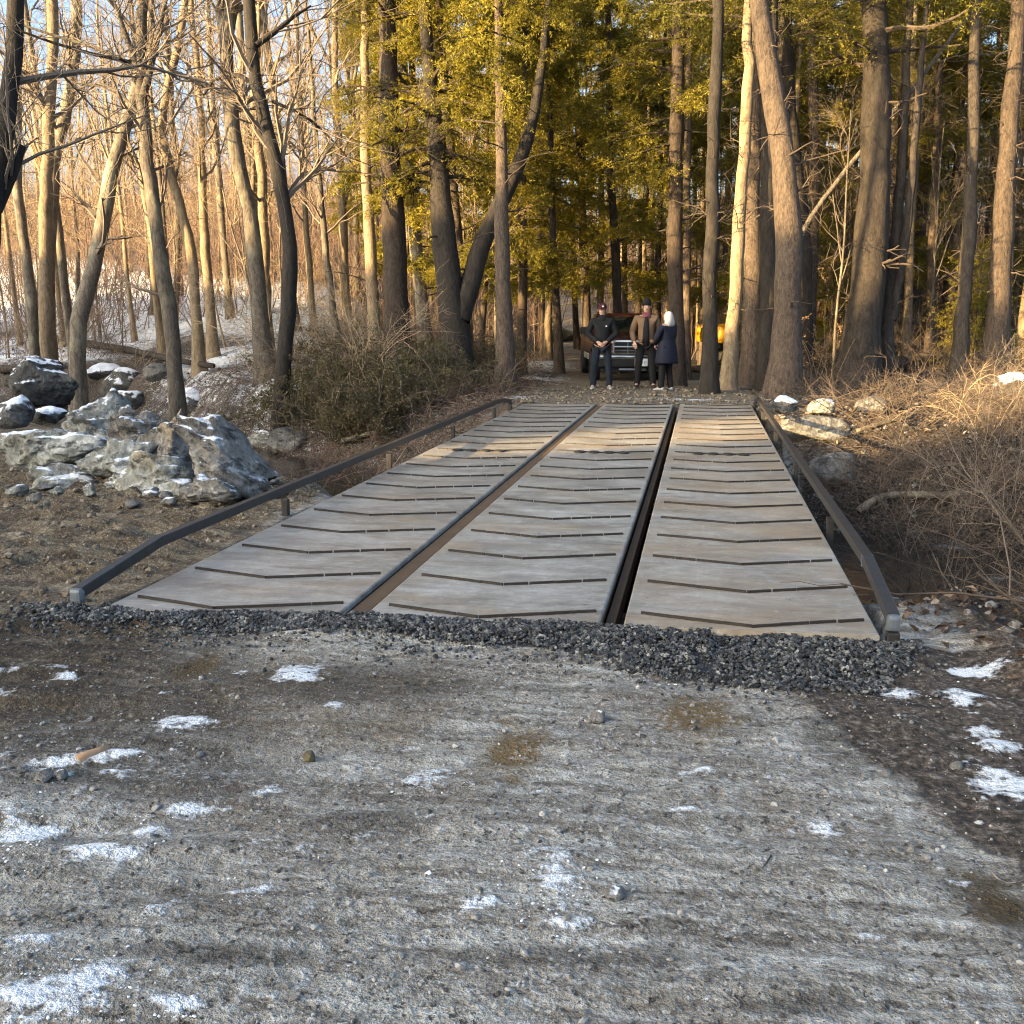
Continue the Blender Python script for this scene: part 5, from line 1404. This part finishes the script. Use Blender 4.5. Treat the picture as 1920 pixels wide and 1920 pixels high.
    if outfit["head"] in ("cap", "beanie"):
        mb = MB(); zz = ((1.655, .094), (1.68, .099), (1.72, .098), (1.755, .083), (1.775, .055), (1.782, .02)) if outfit["head"] == "cap" else ((1.66, .096), (1.69, .101), (1.735, .099), (1.775, .086), (1.81, .058), (1.825, .02))
        mb.loft([[(r * .92 * math.cos(a), -.003 + r * math.sin(a), z) for a in th] for z, r in zz])
        cap = mb.build(outfit["head"], M["cap_red" if outfit["head"] == "cap" else "black_trouser"], e, True)
        if outfit["head"] == "cap":
            mb = MB(); mb.loft([[(.078 * s * math.cos(a), -.085 + .085 * s * math.sin(a) - .01, 1.668 - .012 * (1 if math.sin(a) < 0 else 0) + z) for a in th] for s, z in ((1, 0), (1, .007), (.8, .01))]); mb.build("brim", M["cap_red"], cap, True)
            mb = MB(); mb.box((0.012, -.098, 1.712), (.035, .012, .03), ch=.004); mb.build("white_patch", M["white_print"], cap)
        mb = MB(); mb.loft([[(r * math.cos(a), .012 + r * max(-.25, math.sin(a)), z) for a in th] for z, r in ((1.57, .07), (1.61, .086), (1.66, .092), (1.68, .085))]); mb.build("hair", M["shoe_dark"], e, True)
        for sx in (-1, 1):
            mb = MB(); mb.box((sx * .088, -.005, 1.63), (.02, .035, .055), ch=.009); mb.build("ear", M["skin"], e, True)
    else:
        hv = [(0, .02, 1.735, .055), (0, .03, 1.67, .105), (0, .045, 1.58, .105), (0, .055, 1.49, .112), (0, .06, 1.41, .10), (-.08, .03, 1.44, .055), (.08, .03, 1.44, .055)]
        th2 = np.linspace(0, 6.283, 24, endpoint=False); mb = MB()
        mb.loft([[(r * math.cos(a) * (1 + .03 * math.sin(5 * a)), .01 + r * .82 * math.sin(a), z) for a in th2] for z, r in ((1.10, .20), (.95, .235), (.80, .262), (.64, .285), (.60, .285), (.61, .27))], caps=False)
        mb.build("coat_skirt", M["navy_cloth"], e, True)
        skin_body("hair", hv, [(0, 1), (1, 2), (2, 3), (3, 4), (3, 5), (3, 6)], M["white_hair"], e)
    if outfit.get("logo"):
        mb = MB(); mb.loft([[(.085 + .017 * s * math.cos(a), y, 1.31 + .017 * s * math.sin(a)) for a in th] for s, y in ((1, -.165), (1, -.181), (.8, -.184))]); mb.build("chest_logo", M["white_print"], e)
    return e


LEG = lambda o, s, fy=0.0: (((-.10 - s, -.02 + fy, .49), (-.12 - s, o, .08)), ((.10 + s, -.02 - fy, .49), (.12 + s, -o, .08)))


def ground_at_px(px, py, d):
    p = at_depth(px, py, d); return (p[0], p[1], g1(p[0], p[1]))


person("man in a black jacket and dark red cap standing with hands together in front", ground_at_px(1127, 726, 21.8), 0.12, 1.76,
       (((-.30, -.02, 1.14), (-.09, -.235, .985)), ((.30, -.02, 1.14), (.09, -.235, .985))), LEG(.02, .05),
       dict(trousers="black_denim", shoes="shoe_white", jacket="black_cloth", hem=.86, head="cap", logo=True))
person("man in an open brown canvas jacket and black beanie", ground_at_px(1209, 726, 22.0), 0.05, 1.82,
       (((-.29, .05, 1.12), (-.235, -.13, .93)), ((.29, .06, 1.12), (.24, -.11, .93))), LEG(.02, .04),
       dict(trousers="black_trouser", shoes="shoe_dark", jacket="brown_canvas", hem=.88, head="beanie", open=True))
person("white-haired woman in a long navy coat seen from behind", ground_at_px(1248, 730, 21.4), -2.30, 1.64,
       (((-.28, -.06, 1.13), (-.12, -.22, 1.02)), ((.28, -.06, 1.13), (.12, -.22, 1.02))), LEG(.03, .0),
       dict(trousers="black_trouser", shoes="shoe_white", jacket="navy_cloth", hem=.58, hemr=.225, head="hair"))

# ------------------------------------------------------------------ pickup
M["truck_red"] = simple("dark_maroon_paint", (0.030, 0.008, 0.008), 0.22, 0.0, .15, 3, spec=.6)
M["truck_low"] = simple("silver_lower_paint", (0.30, 0.29, 0.28), 0.3, 0.4, .15, 3)
M["chrome"] = simple("chrome", (0.62, 0.64, 0.66), 0.14, 1.0, .06, 10)
M["black_plastic"] = simple("black_plastic", (0.012, 0.012, 0.013), 0.5, 0, .2)
M["tyre"] = simple("tyre_rubber", (0.016, 0.016, 0.017), 0.85, 0, .3, 20)
M["plate_white"] = simple("licence_plate_white", (0.62, 0.64, 0.66), 0.5, 0, .05)
M["plate_blue"] = simple("plate_characters", (0.16, 0.20, 0.30), 0.5, 0, .05)
M["lamp"] = simple("headlight_lens", (0.55, 0.56, 0.58), 0.08, 0.1, .1, spec=.8)
t = NT("dark_glass"); t.bsdf.inputs["Specular IOR Level"].default_value = .35; M["glass"] = t.done((0.008, 0.010, 0.008), 0.08)


def rrect(w, z0, z1, r, y, n=5, cx=0.0):
    pts = []
    for (qx, qz, a0) in ((w - r, z1 - r, 0), (-w + r, z1 - r, 90), (-w + r, z0 + r, 180), (w - r, z0 + r, 270)):
        for i in range(n):
            a = math.radians(a0 + 90 * i / (n - 1)); pts.append((cx + qx + r * math.cos(a), y, qz + r * math.sin(a)))
    return pts


p_ = at_depth(1183, 705, 27)
fy0, fx0 = p_[1], p_[0]
TH = math.radians(10)
truck = empty("pickup_truck", (fx0 - math.sin(TH) * 2.8, fy0 + math.cos(TH) * 2.8, g1(fx0, fy0 + 1) + 0.0), TH)
tag(truck, "dark maroon pickup truck with chrome grille parked behind the people", "pickup truck")
mb = MB()
mb.loft([rrect(.90, .62, .98, .08, -2.72), rrect(.95, .56, 1.06, .10, -2.55), rrect(.985, .54, 1.10, .12, -2.1), rrect(.99, .52, 1.13, .12, -1.2), rrect(.99, .50, 1.16, .10, -1.0), rrect(.99, .50, 1.17, .10, .9), rrect(1.0, .52, 1.22, .08, 1.0), rrect(1.0, .52, 1.22, .08, 2.75), rrect(.98, .56, 1.20, .06, 2.82)])
mb.loft([rrect(.50, .74, 1.10, .08, -2.80), rrect(.56, .74, 1.16, .10, -2.72), rrect(.64, .80, 1.21, .12, -2.2), rrect(.70, .9, 1.25, .12, -1.05)])
mb.build("body", M["truck_red"], truck, True)
mb = MB()
def cabr(z, w, ya, yb, r=.08):
    pts = []
    for (qx, qy, a0) in ((w - r, yb - r, 0), (-w + r, yb - r, 90), (-w + r, ya + r, 180), (w - r, ya + r, 270)):
        for i in range(4):
            a = math.radians(a0 + 30 * i); pts.append((qx + r * math.cos(a), qy + r * math.sin(a), z))
    return pts
mb.loft([cabr(1.12, .95, -1.30, 1.0), cabr(1.25, .93, -1.12, 1.0), cabr(1.68, .78, -.52, .86), cabr(1.78, .74, -.38, .78), cabr(1.805, .66, -.25, .66)])
mb.build("cab", M["truck_red"], truck, True)
def quad_pane(name, c4, th, mat, parent):
    c4 = np.array(c4, float); nrm = unit(np.cross(c4[1] - c4[0], c4[3] - c4[0])); V = np.concatenate([c4 - nrm * th, c4 + nrm * th])
    mbq = MB(); mbq.add(V, [(0, 1, 2, 3)[::-1], (4, 5, 6, 7), (0, 1, 5, 4), (1, 2, 6, 5), (2, 3, 7, 6), (3, 0, 4, 7)]); return mbq.build(name, mat, parent)
quad_pane("windshield", [(-.83, -1.115, 1.27), (.83, -1.115, 1.27), (.69, -.52, 1.70), (-.69, -.52, 1.70)], .012, M["glass"], truck)
for s in (-1, 1):
    quad_pane("side_window", [(s * .935, -.85, 1.27), (s * .935, .85, 1.27), (s * .79, .72, 1.67), (s * .79, -.40, 1.67)], .012, M["glass"], truck)
    mb = MB(); mb.box((s * .78, -2.70, .93), (.30, .10, .15), ch=.03); mb.build("headlight", M["lamp"], truck, True)
    mb = MB(); mb.box((s * 1.13, -.95, 1.33), (.22, .10, .20), ch=.03); mb.box((s * 1.0, -.93, 1.29), (.10, .04, .05)); mb.build("mirror", M["black_plastic"], truck)
    for y in (-1.85, 1.75):
        e = mb = MB(); th = np.linspace(0, 6.283, 28, endpoint=False); x0 = s * .76; x1 = s * 1.03; xm = (x0 + x1) / 2
        prof = [(x0, .22), (x0, .33), (x0 + s * .04, .375), (x1 - s * .04, .375), (x1, .335), (x1, .225), (x1 - s * .02, .22)]
        mb.loft([[(x, y + r * math.cos(a), .375 + r * math.sin(a)) for a in th] for x, r in prof], caps=False)
        wh = mb.build("wheel", M["tyre"], truck, True)
        mb = MB(); mb.loft([[(x, y + r * math.cos(a), .375 + r * math.sin(a)) for a in th] for x, r in ((x1 - s * .1, .225), (x1 - s * .015, .222), (x1 - s * .03, .18), (x1 - s * .06, .12), (x1 - s * .02, .06))]); mb.build("rim", M["chrome"], wh, True)
        mb = MB(); ring = []
        for R_ in (.40, .46):
            ring.append([(s * 1.0, y + R_ * math.cos(a), .40 + R_ * math.sin(a)) for a in np.linspace(-.15, 3.3, 18)]); ring.append([(s * 1.012, y + R_ * math.cos(a), .40 + R_ * math.sin(a)) for a in np.linspace(-.15, 3.3, 18)])
        mb.loft([ring[0], ring[1], ring[3], ring[2]], caps=False); mb.build("wheel_arch", M["black_plastic"], truck)
mb = MB(); mb.loft([rrect(.50, .73, 1.10, .07, -2.805), rrect(.50, .73, 1.10, .07, -2.865), rrect(.455, .775, 1.055, .05, -2.868), rrect(.45, .78, 1.05, .05, -2.82)], caps=False); gr = mb.build("grille", M["chrome"], truck)
mb = MB(); mb.box((0, -2.815, .915), (.92, .02, .29)); 
for i in range(9): mb.box((0, -2.828, .80 + i * .03), (.88, .012, .008))
mb.build("grille_insert", M["black_plastic"], gr)
mb = MB(); mb.box((0, -2.855, .925), (.91, .03, .05), ch=.01); mb.box((-.105, -2.853, .915), (.03, .024, .28)); mb.box((.105, -2.853, .915), (.03, .024, .28)); mb.box((0, -2.85, .83), (.91, .025, .025)); mb.build("grille_bars", M["chrome"], gr)
mb = MB(); mb.box((0, -2.86, .66), (1.90, .20, .11), ch=.03); mb.build("bumper", M["chrome"], truck, True)
mb = MB(); mb.box((0, -2.84, .505), (1.86, .16, .19), ch=.04); mb.box((0, -2.6, .38), (1.6, .3, .2)); mb.build("air_dam", M["black_plastic"], truck)
mb = MB(); mb.box((0.02, -2.93, .345), (.70, .05, .045), ch=.01); mb.build("skid_bar", M["chrome"], truck)
mb = MB(); mb.box((.24, -2.975, .53), (.335, .014, .19), ch=.004); pl = mb.build("licence_plate", M["plate_white"], truck)
mb = MB()
for i, xx in enumerate((-.105, -.062, -.02, .035, .078, .118)):
    mb.box((.24 + xx, -2.985, .525), (.010, .006, .085)); 
    mb.box((.24 + xx + .012, -2.985, .565 if i % 2 else .488), (.018, .006, .012)); mb.box((.24 + xx + .012, -2.985, .525), (.018, .006, .010))
mb.box((.24, -2.985, .602), (.14, .006, .012))
mb.build("plate_characters", M["plate_blue"], pl)
mb = MB(); mb.box((0, 1.9, 1.06), (1.5, 1.7, .02)); mb.box((0, 0, .47), (1.5, 5.0, .12)); mb.build("underbody", M["black_plastic"], truck)
for s in (-1, 1):
    mb = MB(); mb.box((s * .992, -.05, .62), (.03, 1.9, .16), ch=.012); mb.build("sill_trim", M["truck_low"], truck)
    mb = MB(); mb.box((s * .995, .42, 1.02), (.03, .14, .03), ch=.008); mb.build("door_handle", M["chrome"], truck)

# ------------------------------------------------------------------ yellow excavator behind the trunks
M["yellow"] = simple("yellow_machine_paint", (0.36, 0.185, 0.010), 0.42, 0, .2, 3)
M["track"] = simple("track_steel", (0.06, 0.052, 0.045), 0.8, .2, .4, 12)
px0 = at_depth(1392, 650, 36)
ex = empty("excavator", (px0[0], px0[1], g1(px0[0], px0[1])), math.radians(25))
tag(ex, "yellow excavator half hidden behind the trunks right of the road", "excavator")
for s in (-1, 1):
    mb = MB(); th = np.linspace(0, 6.283, 28, endpoint=False)
    ring = [(max(-1, min(1, 1.35 * math.cos(a))) * 1.0 + .30 * math.cos(a), .32 + .30 * math.sin(a)) for a in th]
    mb.loft([[(y, s * .78 + w, z) for y, z in ring] for w in (-.22, .22)]); tr = mb.build("track", M["track"], ex)
    for c in (-.8, -.3, .3, .8):
        mb = MB(); mb.loft([[(c + .16 * math.cos(a), s * .78 + w, .32 + .16 * math.sin(a)) for a in th] for w in (-.25, .25)]); mb.build("roller", M["yellow"], tr)
mb = MB(); mb.box((0, 0, .70), (1.1, 1.1, .18), ch=.04); mb.build("turntable", M["track"], ex)
mb = MB(); mb.box((-.25, 0, 1.14), (2.2, 1.9, .64), ch=.14); mb.box((-1.15, 0, 1.08), (.6, 1.75, .54), ch=.2); mb.build("house", M["yellow"], ex, True)
mb = MB(); mb.box((.35, -.45, 1.75), (1.05, .85, .66), ch=.08); cb = mb.build("cab", M["yellow"], ex, True)
for (c, d) in (((.35, -.45, 1.82), (.8, .87, .38)), ((.35, -.45, 1.82), (1.07, .65, .38))):
    mb = MB(); mb.box(c, d, ch=.02); mb.build("window", M["glass"], cb)
mb = MB(); a = np.array([(.8, .25, 1.3), (1.7, .25, 1.7), (2.5, .25, 1.75), (3.2, .25, 1.5)]); mb.tubes(a, np.array([.2, .24, .2, .15]), 4); mb.build("boom", M["yellow"], ex)
mb = MB(); mb.tubes(np.array([(3.1, .25, 1.6), (3.35, .25, 1.3), (3.3, .25, .9)]), np.array([.17, .16, .11]), 4); mb.build("arm", M["yellow"], ex)
mb = MB(); mb.loft([[(3.3 + r * math.cos(q), .25 + w, .62 + r * math.sin(q)) for q in np.linspace(1.2, 5.2, 12)] for w, r in ((-.4, .40), (.4, .40), (.38, .33), (-.38, .33))], caps=False); mb.build("bucket", M["track"], ex)

# ------------------------------------------------------------------ light, sky, view
sun_d = bpy.data.lights.new("sun", 'SUN'); sun = bpy.data.objects.new("sun", sun_d); COL.objects.link(sun)
sun_d.energy = 5.0; sun_d.angle = math.radians(0.53); sun_d.color = (1.0, 0.70, 0.33)
to_sun = Vector((SUN_AZ[0] * math.cos(SUN_EL), SUN_AZ[1] * math.cos(SUN_EL), math.sin(SUN_EL)))
sun.rotation_euler = to_sun.to_track_quat('Z', 'Y').to_euler(); sun.location = to_sun * 80
wd = bpy.data.worlds.new("World"); SC.world = wd; wd.use_nodes = True
wt = wd.node_tree; wt.nodes.clear()
bg = wt.nodes.new("ShaderNodeBackground"); wo = wt.nodes.new("ShaderNodeOutputWorld"); sk = wt.nodes.new("ShaderNodeTexSky")
sk.sky_type = 'NISHITA'; sk.sun_disc = False; sk.sun_elevation = SUN_EL; sk.sun_rotation = math.atan2(SUN_AZ[0], SUN_AZ[1]) % (2 * math.pi)
sk.air_density = 0.7; sk.dust_density = 6.0; sk.ozone_density = 2.0
wm = wt.nodes.new("ShaderNodeMix"); wm.data_type = 'RGBA'; wm.blend_type = 'MULTIPLY'; wm.inputs[0].default_value = 1; wm.inputs[7].default_value = (1.0, 0.99, 0.90, 1)
wt.links.new(sk.outputs[0], wm.inputs[6]); wt.links.new(wm.outputs[2], bg.inputs[0]); bg.inputs[1].default_value = 0.15; wt.links.new(bg.outputs[0], wo.inputs[0])
SC.view_settings.view_transform = 'Standard'; SC.view_settings.look = 'None'
SC.view_settings.exposure = 2.6; SC.view_settings.gamma = 1.0
SC.cycles.max_bounces = 5; SC.cycles.diffuse_bounces = 3; SC.cycles.glossy_bounces = 2; SC.cycles.transmission_bounces = 3; SC.cycles.transparent_max_bounces = 4
SC.cycles.filter_width = 1.15
SC.cycles.use_denoising = True
SC.cycles.denoiser = 'OPENIMAGEDENOISE'
SC.cycles.denoising_input_passes = 'RGB_ALBEDO_NORMAL'
SC.cycles.denoising_prefilter = 'NONE'
